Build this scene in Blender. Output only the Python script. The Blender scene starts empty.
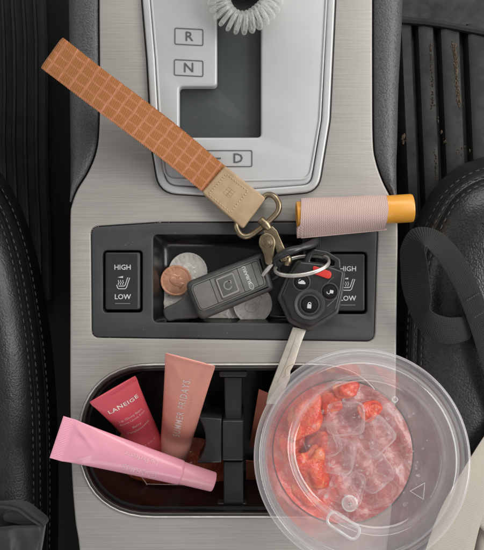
import bpy, math, random
from mathutils import Vector, Matrix
from mathutils.geometry import tessellate_polygon
random.seed(7)
PI = math.pi
scn = bpy.context.scene
COL = scn.collection

# ---------------------------------------------------------------- basics (all lengths in mm)
CAM = 500.0
def P(px, py, z=0.0):
    f = 0.6*(CAM - z)/CAM
    return Vector(((px-242)*f, (275-py)*f, z))

def origin_of(o):
    v = Vector((0, 0, 0))
    while o is not None:
        v = v + Vector(o.location); o = o.parent
    return v*1000.0

def tag(o, label, cat, group=None, kind=None):
    if label: o['label'] = label
    if cat: o['category'] = cat
    if group: o['group'] = group
    if kind: o['kind'] = kind
    return o

def thing(name, label, cat, loc=(0, 0, 0), group=None, rot=None):
    o = bpy.data.objects.new(name, None); COL.objects.link(o)
    o.empty_display_size = 0.01
    o.location = Vector(loc)*0.001
    if rot: o.rotation_euler = rot
    return tag(o, label, cat, group)

class MB:
    """collects verts / faces / uvs in mm"""
    def __init__(s): s.v = []; s.f = []; s.uv = {}
    def add(s, vs, fs, uvs=None):
        b = len(s.v); s.v += [Vector(p) for p in vs]
        for f in fs: s.f.append([b+i for i in f])
        if uvs:
            for i, u in enumerate(uvs): s.uv[b+i] = u
        return s

def build(name, mb, mat, parent=None, origin=None, angle=35, local=False, bevel=0):
    me = bpy.data.meshes.new(name)
    o = bpy.data.objects.new(name, me); COL.objects.link(o)
    if parent is not None:
        o.parent = parent; O = origin_of(parent)
    else:
        O = Vector(origin if origin is not None else (0, 0, 0)); o.location = O*0.001
    if local: O = Vector((0, 0, 0))
    me.from_pydata([tuple((p-O)*0.001) for p in mb.v], [], mb.f)
    if mb.uv:
        ul = me.uv_layers.new(name='uv')
        for l in me.loops: ul.data[l.index].uv = mb.uv.get(l.vertex_index, (0, 0))
    me.validate(); me.update()
    if angle > 0:
        me.shade_smooth(); me.set_sharp_from_angle(angle=math.radians(angle))
    if mat: me.materials.append(mat)
    if bevel:
        m = o.modifiers.new('b', 'BEVEL'); m.width = bevel*0.001; m.segments = 2; m.limit_method = 'ANGLE'
        m.angle_limit = math.radians(40)
    return o

# ---------------------------------------------------------------- 2D outlines
def rpoly(pts, seg=6):
    """closed polygon [(x,y,r)] -> rounded outline"""
    out = []; n = len(pts)
    for i in range(n):
        p = Vector(pts[i][:2]); r = pts[i][2] if len(pts[i]) > 2 else 0
        a = Vector(pts[i-1][:2]); b = Vector(pts[(i+1) % n][:2])
        if r <= 0: out.append(p); continue
        u = (a-p).normalized(); w = (b-p).normalized()
        ang = u.angle(w); d = min(r/math.tan(ang/2), (a-p).length*0.49, (b-p).length*0.49)
        s = p+u*d; e = p+w*d
        for k in range(seg+1):
            t = k/seg
            out.append((1-t)**2*s + 2*t*(1-t)*p + t*t*e)
    return out

def catmull(pts, n=8, closed=False):
    pts = [Vector(p) for p in pts]; out = []
    m = len(pts); rng = m if closed else m-1
    for i in range(rng):
        p1 = pts[i]; p2 = pts[(i+1) % m]
        p0 = pts[i-1] if (closed or i > 0) else p1*2-p2
        p3 = pts[(i+2) % m] if (closed or i+2 < m) else p2*2-p1
        for k in range(n):
            t = k/n
            out.append(0.5*((2*p1)+(p2-p0)*t+(2*p0-5*p1+4*p2-p3)*t*t+(3*p1-p0-3*p2+p3)*t**3))
    if not closed: out.append(pts[-1])
    return out

def area2(l): return sum(l[i-1].x*l[i].y-l[i].x*l[i-1].y for i in range(len(l)))/2
def ccw(l): return l if area2(l) > 0 else l[::-1]
def dedupe(l):
    o = []
    for p in l:
        if not o or (p-o[-1]).length > 1e-4: o.append(p)
    if (o[0]-o[-1]).length < 1e-4: o.pop()
    return o
def offset(l, d):
    """positive d = shrink for a ccw loop"""
    n = len(l); out = []
    for i in range(n):
        a = (l[i]-l[i-1]); b = (l[(i+1) % n]-l[i])
        na = Vector((-a.y, a.x)).normalized(); nb = Vector((-b.y, b.x)).normalized()
        m = (na+nb)
        if m.length < 1e-6: m = na
        m.normalize(); c = max(0.5, m.dot(na))
        out.append(l[i]+m*(d/c))
    return out
def mm(px_loop, z=0):
    return [P(p[0], p[1], z).xy for p in px_loop]

def plate(outer, holes, zt, zb, bev=0.6, steps=3, bottom=False, zf=None, mb=None):
    """rounded-edge plate from mm outlines; holes get rounded lips and walls too"""
    mb = mb or MB()
    zf = zf or (lambda x, y: 0.0)
    outer = ccw(dedupe([Vector(p) for p in outer])); holes = [ccw(dedupe([Vector(p) for p in h])) for h in holes]
    loops = []
    for L, sgn in [(outer, 1)]+[(h, -1) for h in holes]:
        rings = []
        for k in range(steps+1):
            a = (k/steps)*PI/2
            ins = bev*(1-math.sin(a)); dz = -bev*(1-math.cos(a))
            r = offset(L, sgn*ins) if bev > 0 else L
            rings.append([Vector((p.x, p.y, zt+dz+zf(p.x, p.y))) for p in r])
        rings.append([Vector((p.x, p.y, zb)) for p in L])
        loops.append((rings, sgn))
    tops = [r[0] for r, _ in loops]
    flat = [p for t in tops for p in t]
    tris = tessellate_polygon([[Vector((p.x, p.y, 0)) for p in t] for t in tops])
    fs = []
    for t in tris:
        a, b, c = [flat[i] for i in t]
        if (b.xy-a.xy).cross(c.xy-a.xy) < 0: t = (t[0], t[2], t[1])
        fs.append(tuple(t))
    base = len(mb.v); mb.v += flat; mb.f += [[base+i for i in f] for f in fs]
    start = base
    for (rings, sgn) in loops:
        n = len(rings[0]); prev = list(range(start, start+n)); start += n
        for r in rings[1:]:
            b = len(mb.v); mb.v += r; cur = list(range(b, b+n))
            for i in range(n):
                j = (i+1) % n
                q = [prev[i], cur[i], cur[j], prev[j]]
                mb.f.append(q if sgn > 0 else q[::-1])
            prev = cur
        if bottom and sgn > 0 and not holes: mb.f.append(prev[::-1])
    return mb

def tube(path, r, seg=10, closed=False, mb=None, caps=True, flat=None):
    mb = mb or MB(); path = [Vector(p) for p in path]; n = len(path)
    R = r if isinstance(r, (list, tuple)) else [r]*n
    def tan(i):
        if closed: return (path[(i+1) % n]-path[i-1]).normalized()
        return (path[min(i+1, n-1)]-path[max(i-1, 0)]).normalized()
    t0 = tan(0); up = Vector((0, 0, 1)) if abs(t0.z) < 0.9 else Vector((1, 0, 0))
    nrm = (up - t0*up.dot(t0)).normalized(); rings = []
    for i in range(n):
        t = tan(i); nrm = (nrm - t*nrm.dot(t)).normalized(); b = t.cross(nrm)
        base = len(mb.v)
        for k in range(seg):
            a = 2*PI*k/seg; s = (flat or 1.0)
            mb.v.append(path[i]+nrm*math.cos(a)*R[i]*s+b*math.sin(a)*R[i])
        rings.append(base)
    m = n if closed else n-1
    for i in range(m):
        a = rings[i]; b = rings[(i+1) % n]
        for k in range(seg):
            k2 = (k+1) % seg
            mb.f.append([a+k, a+k2, b+k2, b+k])
    if caps and not closed:
        mb.f.append([rings[0]+k for k in range(seg)][::-1]); mb.f.append([rings[-1]+k for k in range(seg)])
    return mb

def lathe(prof, seg=64, C=(0, 0, 0), axis=(0, 0, 1), mb=None, rf=None, closed=False):
    mb = mb or MB(); C = Vector(C); M = Vector((0, 0, 1)).rotation_difference(Vector(axis).normalized()).to_matrix()
    rings = []
    for (r, z) in prof:
        base = len(mb.v)
        if r < 1e-6:
            mb.v.append(C+M@Vector((0, 0, z))); rings.append((base, 1)); continue
        for k in range(seg):
            a = 2*PI*k/seg; rr = rf(a, r, z) if rf else r
            mb.v.append(C+M@Vector((rr*math.cos(a), rr*math.sin(a), z)))
        rings.append((base, seg))
    pairs = list(zip(rings[:-1], rings[1:]))+([(rings[-1], rings[0])] if closed else [])
    for (a, na), (b, nb) in pairs:
        for k in range(seg):
            k2 = (k+1) % seg
            if na == 1 and nb == 1: continue
            if na == 1: mb.f.append([a, b+k2, b+k][::-1])
            elif nb == 1: mb.f.append([a+k, a+k2, b][::-1][::-1])
            else: mb.f.append([a+k, a+k2, b+k2, b+k])
    return mb

def ribbon(centers, wvecs, th, mb=None, u0=0.0, fold=None, nw=6):
    """flat band with thickness; wvecs = half-width vectors; uv in mm"""
    mb = mb or MB(); n = len(centers); C = [Vector(c) for c in centers]; W = [Vector(w) for w in wvecs]
    u = u0; rows = []
    for i in range(n):
        t = (C[min(i+1, n-1)]-C[max(i-1, 0)]).normalized()
        w = W[i]; nn = t.cross(w.normalized()).normalized()
        if i: u += (C[i]-C[i-1]).length
        base = len(mb.v); L = w.length
        for side in (1, -1):
            for k in range(nw+1):
                s = (k/nw*2-1)*side
                e = 1-0.6*max(0, abs(s)-0.93)/0.07
                mb.v.append(C[i]+w*s+nn*(th/2*side*e)); mb.uv[len(mb.v)-1] = (u, s*L)
        rows.append(base)
    m = 2*(nw+1)
    for i in range(n-1):
        a, b = rows[i], rows[i+1]
        for k in range(m):
            k2 = (k+1) % m
            mb.f.append([a+k, b+k, b+k2, a+k2])
    mb.f.append([rows[0]+k for k in range(m)]); mb.f.append([rows[-1]+k for k in range(m)][::-1])
    return mb

def stroke(pts, w, fn, th=0.12, mb=None, closed=False):
    """2D polyline mapped through fn(x,y,h) as a thin raised line"""
    mb = mb or MB(); pts = [Vector(p).to_2d() for p in pts]; n = len(pts)
    rows = []
    for i in range(n):
        a = pts[i-1] if (i or closed) else pts[i]; b = pts[(i+1) % n] if (i < n-1 or closed) else pts[i]
        t = (b-a).normalized(); nn = Vector((-t.y, t.x))*w/2
        base = len(mb.v)
        for q, h in ((pts[i]+nn, 0), (pts[i]+nn*0.9, th), (pts[i]-nn*0.9, th), (pts[i]-nn, 0)):
            mb.v.append(Vector(fn(q.x, q.y, h)))
        rows.append(base)
    for i in range(n if closed else n-1):
        a = rows[i]; b = rows[(i+1) % n]
        for k in range(3): mb.f.append([a+k+1, b+k+1, b+k, a+k][::-1])
    return mb

_tc = {}
def text2d(s, size, sx=1.0, bold=0.0, spacing=1.0):
    key = (s, size, sx, bold, spacing)
    if key in _tc: return _tc[key]
    cu = bpy.data.curves.new('t', 'FONT'); cu.body = s; cu.size = 1.0; cu.resolution_u = 2
    cu.align_x = 'CENTER'; cu.align_y = 'CENTER'; cu.offset = bold; cu.space_character = spacing
    ob = bpy.data.objects.new('t', cu); COL.objects.link(ob)
    dg = bpy.context.evaluated_depsgraph_get(); dg.update()
    me = bpy.data.meshes.new_from_object(ob.evaluated_get(dg))
    vs = [(v.co.x*size*sx, v.co.y*size) for v in me.vertices]; fs = [list(p.vertices) for p in me.polygons]
    bpy.data.objects.remove(ob); bpy.data.curves.remove(cu); bpy.data.meshes.remove(me)
    _tc[key] = (vs, fs); return vs, fs

def text(s, size, fn, cx=0, cy=0, ang=0, sx=1.0, bold=0.0, spacing=1.0, h=0.1, mb=None):
    mb = mb or MB(); vs, fs = text2d(s, size, sx, bold, spacing)
    c, n = math.cos(ang), math.sin(ang); b = len(mb.v)
    for x, y in vs: mb.v.append(Vector(fn(cx+x*c-y*n, cy+x*n+y*c, h)))
    for f in fs: mb.f.append([b+i for i in f])
    return mb

def arc(cx, cy, r, a0, a1, n=16):
    return [Vector((cx+r*math.cos(math.radians(a0+(a1-a0)*k/n)), cy+r*math.sin(math.radians(a0+(a1-a0)*k/n)))) for k in range(n+1)]

# ---------------------------------------------------------------- materials
class N:
    def __init__(s, name):
        s.m = bpy.data.materials.new(name); s.m.use_nodes = True; s.t = s.m.node_tree
        for n in list(s.t.nodes): s.t.nodes.remove(n)
        s.out = s.t.nodes.new('ShaderNodeOutputMaterial')
        s.tc = s.t.nodes.new('ShaderNodeTexCoord')
    def n(s, typ, **kw):
        x = s.t.nodes.new(typ)
        for k, v in kw.items(): setattr(x, k, v)
        return x
    def link(s, a, b): s.t.links.new(a, b)
    def put(s, sock, v):
        if hasattr(v, 'is_output') or isinstance(v, bpy.types.NodeSocket): s.link(v, sock)
        else:
            try: sock.default_value = v
            except Exception: sock.default_value = (*v, 1.0)
    def math(s, op, a, b=0.0, c=0.0):
        x = s.n('ShaderNodeMath', operation=op); s.put(x.inputs[0], a); s.put(x.inputs[1], b); s.put(x.inputs[2], c); return x.outputs[0]
    def mapping(s, src, scale=(1, 1, 1), rot=(0, 0, 0), loc=(0, 0, 0)):
        x = s.n('ShaderNodeMapping'); s.link(src, x.inputs[0]); x.inputs['Scale'].default_value = scale
        x.inputs['Rotation'].default_value = rot; x.inputs['Location'].default_value = loc; return x.outputs[0]
    def noise(s, scale, detail=3, rough=0.55, vec=None, dist=0.0):
        x = s.n('ShaderNodeTexNoise'); s.link(vec if vec else s.tc.outputs['Object'], x.inputs['Vector'])
        x.inputs['Scale'].default_value = scale; x.inputs['Detail'].default_value = detail
        x.inputs['Roughness'].default_value = rough; x.inputs['Distortion'].default_value = dist; return x.outputs[0]
    def voro(s, scale, feature='F1', vec=None):
        x = s.n('ShaderNodeTexVoronoi', feature=feature); s.link(vec if vec else s.tc.outputs['Object'], x.inputs['Vector'])
        x.inputs['Scale'].default_value = scale; return x.outputs['Distance']
    def ramp(s, fac, stops):
        x = s.n('ShaderNodeValToRGB'); s.link(fac, x.inputs[0]); e = x.color_ramp.elements
        while len(e) < len(stops): e.new(0.5)
        for k, (p, c) in enumerate(stops):
            e[k].position = p; e[k].color = (*c, 1) if len(c) == 3 else c
        return x.outputs[0]
    def mix(s, f, a, b):
        x = s.n('ShaderNodeMix', data_type='RGBA'); s.put(x.inputs[0], f)
        s.put(x.inputs[6], a if not isinstance(a, tuple) else (*a, 1)); s.put(x.inputs[7], b if not isinstance(b, tuple) else (*b, 1)); return x.outputs[2]
    def bump(s, h, strength=0.3, dist=0.0003, nrm=None):
        x = s.n('ShaderNodeBump'); s.link(h, x.inputs['Height']); x.inputs['Strength'].default_value = strength
        x.inputs['Distance'].default_value = dist
        if nrm: s.link(nrm, x.inputs['Normal'])
        return x.outputs[0]
    def pbr(s, color=(.5, .5, .5), rough=.5, metal=0.0, normal=None, coat=0.0, spec=0.5, **kw):
        x = s.n('ShaderNodeBsdfPrincipled')
        s.put(x.inputs['Base Color'], color if not isinstance(color, tuple) else (*color, 1)); s.put(x.inputs['Roughness'], rough)
        s.put(x.inputs['Metallic'], metal); x.inputs['Coat Weight'].default_value = coat
        x.inputs['Specular IOR Level'].default_value = spec
        for k, v in kw.items(): s.put(x.inputs[k], v)
        if normal: s.link(normal, x.inputs['Normal'])
        return x.outputs[0]
    def done(s, sh): s.link(sh, s.out.inputs['Surface']); return s.m

def varied(name, c1, c2, rough=.5, metal=0, scale=60, grain=0, gstr=.2, coat=0, spec=.5, r2=None, gdist=.0002):
    """two-tone noise material with optional fine grain bump and uneven gloss"""
    s = N(name); f = s.noise(scale, 4)
    col = s.ramp(f, [(0.3, c1), (0.7, c2)])
    r = s.ramp(s.noise(scale*2.3, 5, .6), [(0.3, (rough,)*3), (0.7, ((r2 if r2 is not None else rough+.08),)*3)])
    nb = s.bump(s.noise(grain, 3), gstr, gdist) if grain else None
    return s.done(s.pbr(col, r, metal, nb, coat, spec))

def brushed(name, lo, hi, rough, metal, b=0.12):
    s = N(name); v = s.mapping(s.tc.outputs['Object'], (14, 1500, 1500)); n1 = s.noise(1, 4, .6, v)
    v2 = s.mapping(s.tc.outputs['Object'], (60, 5000, 5000)); n2 = s.noise(1, 2, .6, v2)
    big = s.noise(9, 3)
    f = s.math('ADD', s.math('MULTIPLY', n1, .55), s.math('ADD', s.math('MULTIPLY', n2, .3), s.math('MULTIPLY', big, .15)))
    dust = s.ramp(s.voro(170), [(0.0, (.16,)*3), (0.05, (0, 0, 0))])
    dust = s.math('MULTIPLY', dust, s.ramp(s.noise(35, 2), [(0.5, (0,)*3), (0.6, (1,)*3)]))
    col = s.mix(dust, s.ramp(f, [(0.36, lo), (0.64, hi)]), (.8, .78, .74))
    sc1 = s.noise(1, 2, .5, s.mapping(s.tc.outputs['Object'], (22, 2600, 10), (0, 0, .5)))
    scr = s.math('MULTIPLY', s.ramp(sc1, [(0.70, (0,)*3), (0.73, (.35,)*3)]), s.ramp(s.noise(14, 2), [(0.5, (0,)*3), (0.6, (1,)*3)]))
    col = s.mix(scr, col, (.72, .70, .67))
    smg = s.ramp(s.noise(28, 5, .65, None, 1.2), [(0.4, (0,)*3), (0.7, (.14,)*3)])
    col = s.mix(s.math('MULTIPLY', smg, .8), col, (.33, .31, .28))
    rr = s.math('ADD', s.math('MULTIPLY', f, -.3), s.math('ADD', smg, rough+.17))
    return s.done(s.pbr(col, rr, metal, s.bump(f, b, .0002), Anisotropic=.4))

def grain(name, c, rough, cell=420, strength=.5, dust=0.0, spec=.5, hi=None):
    s = N(name); warp = s.noise(cell*.5, 2)
    vm = s.n('ShaderNodeVectorMath', operation='MULTIPLY_ADD'); s.link(warp, vm.inputs[0]); vm.inputs[1].default_value = (.0016,)*3
    s.link(s.tc.outputs['Object'], vm.inputs[2])
    d = s.voro(cell*1.9, 'SMOOTH_F1', vm.outputs[0])
    h = s.ramp(d, [(0.15, (1,)*3), (0.75, (0,)*3)])
    h2 = s.math('ADD', h, s.math('MULTIPLY', s.noise(cell*.15, 3), 1.4))
    wr = s.ramp(s.noise(38, 4, .6, None, 1.4), [(0.44, (1,)*3), (0.5, (.2,)*3), (0.56, (1,)*3)]); h2 = s.math('ADD', h2, s.math('MULTIPLY', wr, .6))
    base = s.mix(h, tuple(x*.72 for x in c), hi or c)
    if dust:
        fl = s.ramp(s.voro(260), [(0.0, (1,)*3), (0.06, (0,)*3)])
        fl = s.math('MULTIPLY', fl, s.ramp(s.noise(30, 2), [(0.5, (0,)*3), (0.65, (dust,)*3)]))
        base = s.mix(fl, base, (.5, .47, .42))
    r = s.ramp(s.noise(40, 4), [(0.3, (rough,)*3), (0.7, (rough+.12,)*3)])
    return s.done(s.pbr(base, r, 0, s.bump(h2, strength, .0003), 0, spec))

def clear(name, tint, haze, hazecol=(.8, .8, .8), rough=.05, hz_scale=80, lo=0.35, hi=0.7, bumpy=0.0, refl=1.45, edge=0.0):
    s = N(name); tr = s.n('ShaderNodeBsdfTransparent'); tr.inputs[0].default_value = (*tint, 1)
    gl = s.n('ShaderNodeBsdfGlossy'); gl.inputs['Roughness'].default_value = rough; gl.inputs[0].default_value = (1, 1, 1, 1)
    fr = s.n('ShaderNodeFresnel'); fr.inputs[0].default_value = refl
    if bumpy:
        nb = s.bump(s.noise(hz_scale*1.2, 3), bumpy, .0006); s.link(nb, gl.inputs['Normal']); s.link(nb, fr.inputs['Normal'])
    df = s.n('ShaderNodeBsdfDiffuse'); df.inputs[0].default_value = (*hazecol, 1)
    tl = s.n('ShaderNodeBsdfTranslucent'); tl.inputs[0].default_value = (*hazecol, 1)
    md = s.n('ShaderNodeMixShader'); md.inputs[0].default_value = .4; s.link(df.outputs[0], md.inputs[1]); s.link(tl.outputs[0], md.inputs[2])
    f = s.ramp(s.noise(hz_scale, 5, .6), [(lo, (haze*.45,)*3), (hi, (haze*1.5,)*3)])
    if edge:
        lw = s.n('ShaderNodeLayerWeight'); lw.inputs[0].default_value = .5
        f = s.math('MINIMUM', s.math('ADD', f, s.math('MULTIPLY', s.math('POWER', lw.outputs['Facing'], 1.6), edge)), .95)
    m1 = s.n('ShaderNodeMixShader'); s.link(f, m1.inputs[0]); s.link(tr.outputs[0], m1.inputs[1]); s.link(md.outputs[0], m1.inputs[2])
    m2 = s.n('ShaderNodeMixShader'); geo = s.n('ShaderNodeNewGeometry'); s.link(s.math('MULTIPLY', fr.outputs[0], s.math('SUBTRACT', 1.0, geo.outputs['Backfacing'])), m2.inputs[0]); s.link(m1.outputs[0], m2.inputs[1]); s.link(gl.outputs[0], m2.inputs[2])
    return s.done(m2.outputs[0])

M = {}
M['alu'] = brushed('brushed_aluminium', (.30, .283, .265), (.44, .422, .398), .38, .18)
M['silver'] = varied('silver_paint', (.47, .473, .476), (.54, .543, .546), .30, .18, 25, 3500, .05, r2=.4)
M['silver_dull'] = varied('silver_paint_satin', (.44, .444, .448), (.52, .525, .53), .36, .15, 18, 3000, .06, r2=.48)
M['trim'] = grain('grained_grey_vinyl', (.062, .065, .068), .40, 620, .5, .25, hi=(.085, .088, .09))
M['bezel'] = varied('satin_dark_plastic', (.036, .039, .042), (.05, .053, .056), .42, 0, 30, 2600, .25, r2=.55)
M['slot'] = varied('slot_plastic', (.045, .052, .055), (.06, .067, .07), .4, 0, 20, 1500, .1, r2=.55)
M['black'] = varied('black_plastic', (.020, .021, .022), (.032, .033, .034), .26, 0, 40, 1800, .12, r2=.42)
M['blackgloss'] = varied('glossy_black_plastic', (.007, .007, .008), (.012, .012, .012), .16, 0, 50, 1200, .06, r2=.3)
M['gap'] = varied('dark_gap', (.006, .006, .006), (.010, .010, .010), .7)
M['gun'] = varied('dark_chrome_rim', (.06, .058, .055), (.09, .087, .083), .25, .6, 60, r2=.36)
M['switch'] = varied('switch_plastic', (.020, .022, .023), (.028, .030, .031), .34, 0, 60, 2500, .12, r2=.42)
M['ink'] = varied('pale_print', (.50, .51, .51), (.66, .67, .67), .6)
M['inkdark'] = varied('dark_print', (.07, .07, .075), (.10, .10, .10), .5)
M['leather'] = grain('black_leather', (.008, .0083, .009), .34, 560, .34, .12, hi=(.013, .0135, .014))
M['leather2'] = grain('charcoal_leather', (.010, .0104, .011), .28, 560, .3, .1, hi=(.022, .023, .024))
M['thread'] = varied('grey_thread', (.035, .035, .035), (.075, .072, .07), .8)
M['threadtan'] = varied('tan_thread', (.50, .37, .22), (.62, .47, .30), .8)
M['carpet'] = varied('black_carpet', (.002, .002, .002), (.005, .005, .005), .95, 0, 400, 1400, .8, r2=.95)
M['rubber'] = varied('worn_rubber', (.003, .0034, .0038), (.015, .0148, .0145), .5, 0, 28, 800, .5, r2=.8)
M['matdark'] = varied('black_mat', (.002, .002, .0022), (.007, .007, .0075), .7, 0, 30, 900, .5, r2=.85)
M['mud'] = varied('dried_mud', (.07, .048, .028), (.16, .12, .08), .9, 0, 300, 1500, .8)
M['mudpale'] = varied('pale_dust', (.25, .23, .20), (.5, .46, .40), .9, 0, 300)
M['steel'] = varied('nickel_steel', (.60, .58, .54), (.74, .72, .68), .25, .8, 150, 2200, .12, r2=.4)
M['blade'] = varied('nickel_silver', (.66, .62, .53), (.80, .76, .67), .3, .7, 120, 2500, .15, r2=.5)
M['brass'] = varied('antique_brass', (.20, .155, .095), (.38, .31, .21), .28, .95, 220, 1800, .2, r2=.42)
M['coin'] = varied('coin_nickel', (.58, .555, .52), (.80, .77, .72), .34, .25, 380, 900, .5, r2=.5)
M['coindull'] = varied('tarnished_coin', (.58, .55, .50), (.78, .74, .68), .4, .15, 300, 900, .35, r2=.55)
M['copper'] = varied('coin_copper', (.48, .22, .13), (.66, .36, .23), .36, .3, 420, 900, .35, r2=.5)
M['tan'] = varied('tan_leather', (.36, .25, .145), (.46, .33, .20), .5, 0, 130, 1600, .3, r2=.62)
M['tanedge'] = varied('leather_edge', (.20, .13, .075), (.28, .19, .11), .6, 0, 130, 1600, .3)
M['keyface'] = varied('worn_key_plastic', (.016, .016, .016), (.034, .034, .033), .18, 0, 70, 1600, .1, r2=.34)
M['red'] = varied('red_button_rubber', (.62, .03, .02), (.72, .05, .035), .45, 0, 100, 2000, .1)
M['amber'] = varied('amber_plastic', (.66, .29, .03), (.74, .345, .045), .35, 0, 40, 1500, .06, coat=.2, r2=.45)
M['greyfab'] = None
M['fob'] = varied('fob_plastic', (.042, .042, .041), (.07, .069, .066), .36, 0, 120, 2600, .45, r2=.5)
M['fobface'] = varied('fob_face', (.14, .137, .13), (.18, .176, .167), .42, 0, 90, 3000, .35, r2=.52)
M['fobbtn'] = varied('fob_button', (.09, .088, .085), (.12, .117, .112), .4, 0, 90, 3000, .3)
M['fobline'] = varied('fob_line', (.27, .27, .25), (.36, .35, .33), .4, .3)
M['lid'] = clear('clear_lid_plastic', (.985, .985, .985), .13, (.93, .905, .92), .04, 18, .1, .9, .03, 1.6, .5)
M['lidwin'] = clear('clear_lid_window', (.99, .99, .99), .035, (.95, .93, .94), .05, 60, .45, .7, .12, 1.42, .2)
M['lidfog'] = clear('condensation_on_lid', (.99, .985, .985), .075, (.96, .94, .95), .1, 70, .45, .68, .6, 1.4, .1)
M['cupwall'] = clear('clear_cup_plastic', (.93, .935, .94), .05, (.88, .91, .94), .06, 70, .35, .7, .3, 1.45, .16)
M['ice'] = clear('clear_ice', (.995, .97, .97), .10, (1.0, .97, .96), .03, 130, .48, .66, .8, 1.33, .45)
M['bubble'] = clear('foam_bubble', (.97, .96, .96), .25, (.95, .93, .93), .05, 240, .3, .7, .2, 1.33)
M['coil'] = clear('clear_coil_plastic', (.96, .96, .95), .22, (.9, .9, .88), .08, 300, .3, .7, .2, 1.4, .3)
M['emboss'] = clear('embossed_lid_plastic', (.95, .95, .95), .35, (.9, .9, .9), .08, 200, .3, .7, .2)

def two(name, fn): M[name] = fn()
def m_liquid():
    s = N('pink_drink'); o = s.tc.outputs['Object']
    f = s.noise(55, 5, .6, None, 1.8); pale = s.ramp(f, [(0.25, (.42, .06, .05)), (0.42, (.46, .12, .11)), (0.58, (.50, .20, .19)), (0.78, (.62, .42, .40))])
    vivid = s.ramp(f, [(0.3, (.70, .03, .025)), (0.5, (.78, .08, .05)), (0.7, (.82, .16, .09)), (0.85, (.85, .38, .28))])
    sx = s.n('ShaderNodeSeparateXYZ'); s.link(o, sx.inputs[0])
    g = s.math('ADD', s.math('MULTIPLY', sx.outputs[0], -38.0), s.math('MULTIPLY', s.math('SUBTRACT', s.noise(70, 3), .5), 1.8))
    col = s.mix(s.ramp(g, [(0.0, (0,)*3), (0.5, (1,)*3)]), pale, vivid)
    w = s.noise(42, 2, .5, None, 2.6)
    lines = s.ramp(w, [(0.455, (0,)*3), (0.485, (.8,)*3), (0.50, (.9,)*3), (0.53, (0,)*3)])
    w2 = s.noise(90, 3, .6, s.mapping(o, (1, 1, 1), (0, 0, 0), (.3, .2, .1)), 3.0)
    l2 = s.ramp(w2, [(0.47, (0,)*3), (0.5, (.5,)*3), (0.53, (0,)*3)])
    c = s.mix(s.math('MULTIPLY', s.math('MAXIMUM', lines, l2), .3), col, (.74, .58, .56))
    return s.done(s.pbr(c, .22, 0, s.bump(s.math('ADD', w, f), .6, .002), .3, **{'Subsurface Weight': .15, 'Subsurface Radius': (.01, .004, .003)}))
M['liquid'] = m_liquid()
def m_berry():
    s = N('strawberry_flesh'); f = s.noise(110, 4, .6, None, .8)
    c = s.ramp(f, [(0.3, (.72, .02, .01)), (0.5, (.80, .09, .03)), (0.66, (.85, .27, .10)), (0.82, (.88, .5, .32))])
    sd = s.ramp(s.voro(430), [(0.10, (1,)*3), (0.16, (0,)*3)]); c = s.mix(s.math('MULTIPLY', sd, .45), c, (.80, .42, .16))
    return s.done(s.pbr(c, .22, 0, s.bump(s.math('ADD', s.noise(400, 3), s.noise(130, 3, .5, None, 1.5)), .7, .0015), .3, **{'Subsurface Weight': .2, 'Subsurface Radius': (.006, .002, .001)}))
M['berry'] = m_berry()
def m_plaid():
    s = N('plaid_strap_webbing'); sp = s.n('ShaderNodeSeparateXYZ'); s.link(s.tc.outputs['UV'], sp.inputs[0])
    u, v = sp.outputs[0], sp.outputs[1]
    wob = s.math('MULTIPLY', s.math('SUBTRACT', s.noise(160, 3), .5), 1.6)
    uu = s.math('ADD', u, wob); vv = s.math('ADD', v, wob)
    du = s.math('ABSOLUTE', s.math('SUBTRACT', s.math('FRACT', s.math('DIVIDE', s.math('ADD', uu, 200), 7.3)), .5))
    dv = s.math('ABSOLUTE', s.math('SUBTRACT', s.math('FRACT', s.math('DIVIDE', s.math('ADD', vv, 202.6), 5.3)), .5))
    l1 = s.ramp(du, [(0.38, (0,)*3), (0.45, (1,)*3)]); l2 = s.ramp(dv, [(0.37, (0,)*3), (0.45, (1,)*3)])
    L = s.math('MULTIPLY', s.math('MAXIMUM', l1, s.math('MULTIPLY', l2, .75)), s.ramp(s.noise(260, 3), [(.3, (.35,)*3), (.65, (1,)*3)]))
    tw = s.math('SINE', s.math('MULTIPLY', s.math('ADD', s.math('MULTIPLY', u, .75), v), 6.0))
    tw2 = s.math('ADD', s.math('MULTIPLY', tw, .5), .5)
    base = s.mix(tw2, (.185, .062, .015), (.42, .155, .042))
    pink = s.mix(tw2, (.38, .14, .08), (.60, .26, .165))
    c = s.mix(L, base, pink)
    c = s.mix(s.math('MULTIPLY', s.noise(1400, 2), .35), c, (.52, .24, .11))
    h = s.math('ADD', tw2, s.math('MULTIPLY', L, .4))
    return s.done(s.pbr(c, .75, 0, s.bump(h, .5, .0003), 0, .2, **{'Sheen Weight': .15}))
M['plaid'] = m_plaid()
def m_weave(name, a, b, per_u, per_v, zig, rough=.85, st=.7, fuzz=.2):
    s = N(name); sp = s.n('ShaderNodeSeparateXYZ'); s.link(s.tc.outputs['UV'], sp.inputs[0])
    u, v = sp.outputs[0], sp.outputs[1]
    tri = s.math('PINGPONG', v, per_v); ph = s.math('ADD', s.math('MULTIPLY', u, 2*PI/per_u), s.math('MULTIPLY', tri, zig))
    w = s.math('ADD', s.math('MULTIPLY', s.math('SINE', ph), .5), .5)
    w2 = s.math('ADD', s.math('MULTIPLY', s.math('SINE', s.math('MULTIPLY', v, 2*PI/(per_v*.5+.2))), .25), .5)
    h = s.math('ADD', s.math('MULTIPLY', w, .7), s.math('MULTIPLY', w2, .5))
    h = s.math('ADD', h, s.math('MULTIPLY', s.noise(1500, 2), .3))
    c = s.mix(s.ramp(h, [(0.35, (0,)*3), (0.95, (1,)*3)]), a, b)
    c = s.mix(s.math('MULTIPLY', s.noise(30, 3), fuzz), c, tuple(x*.6 for x in b))
    return s.done(s.pbr(c, rough, 0, s.bump(h, st, .0004), 0, .2, **{'Sheen Weight': .1}))
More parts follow.
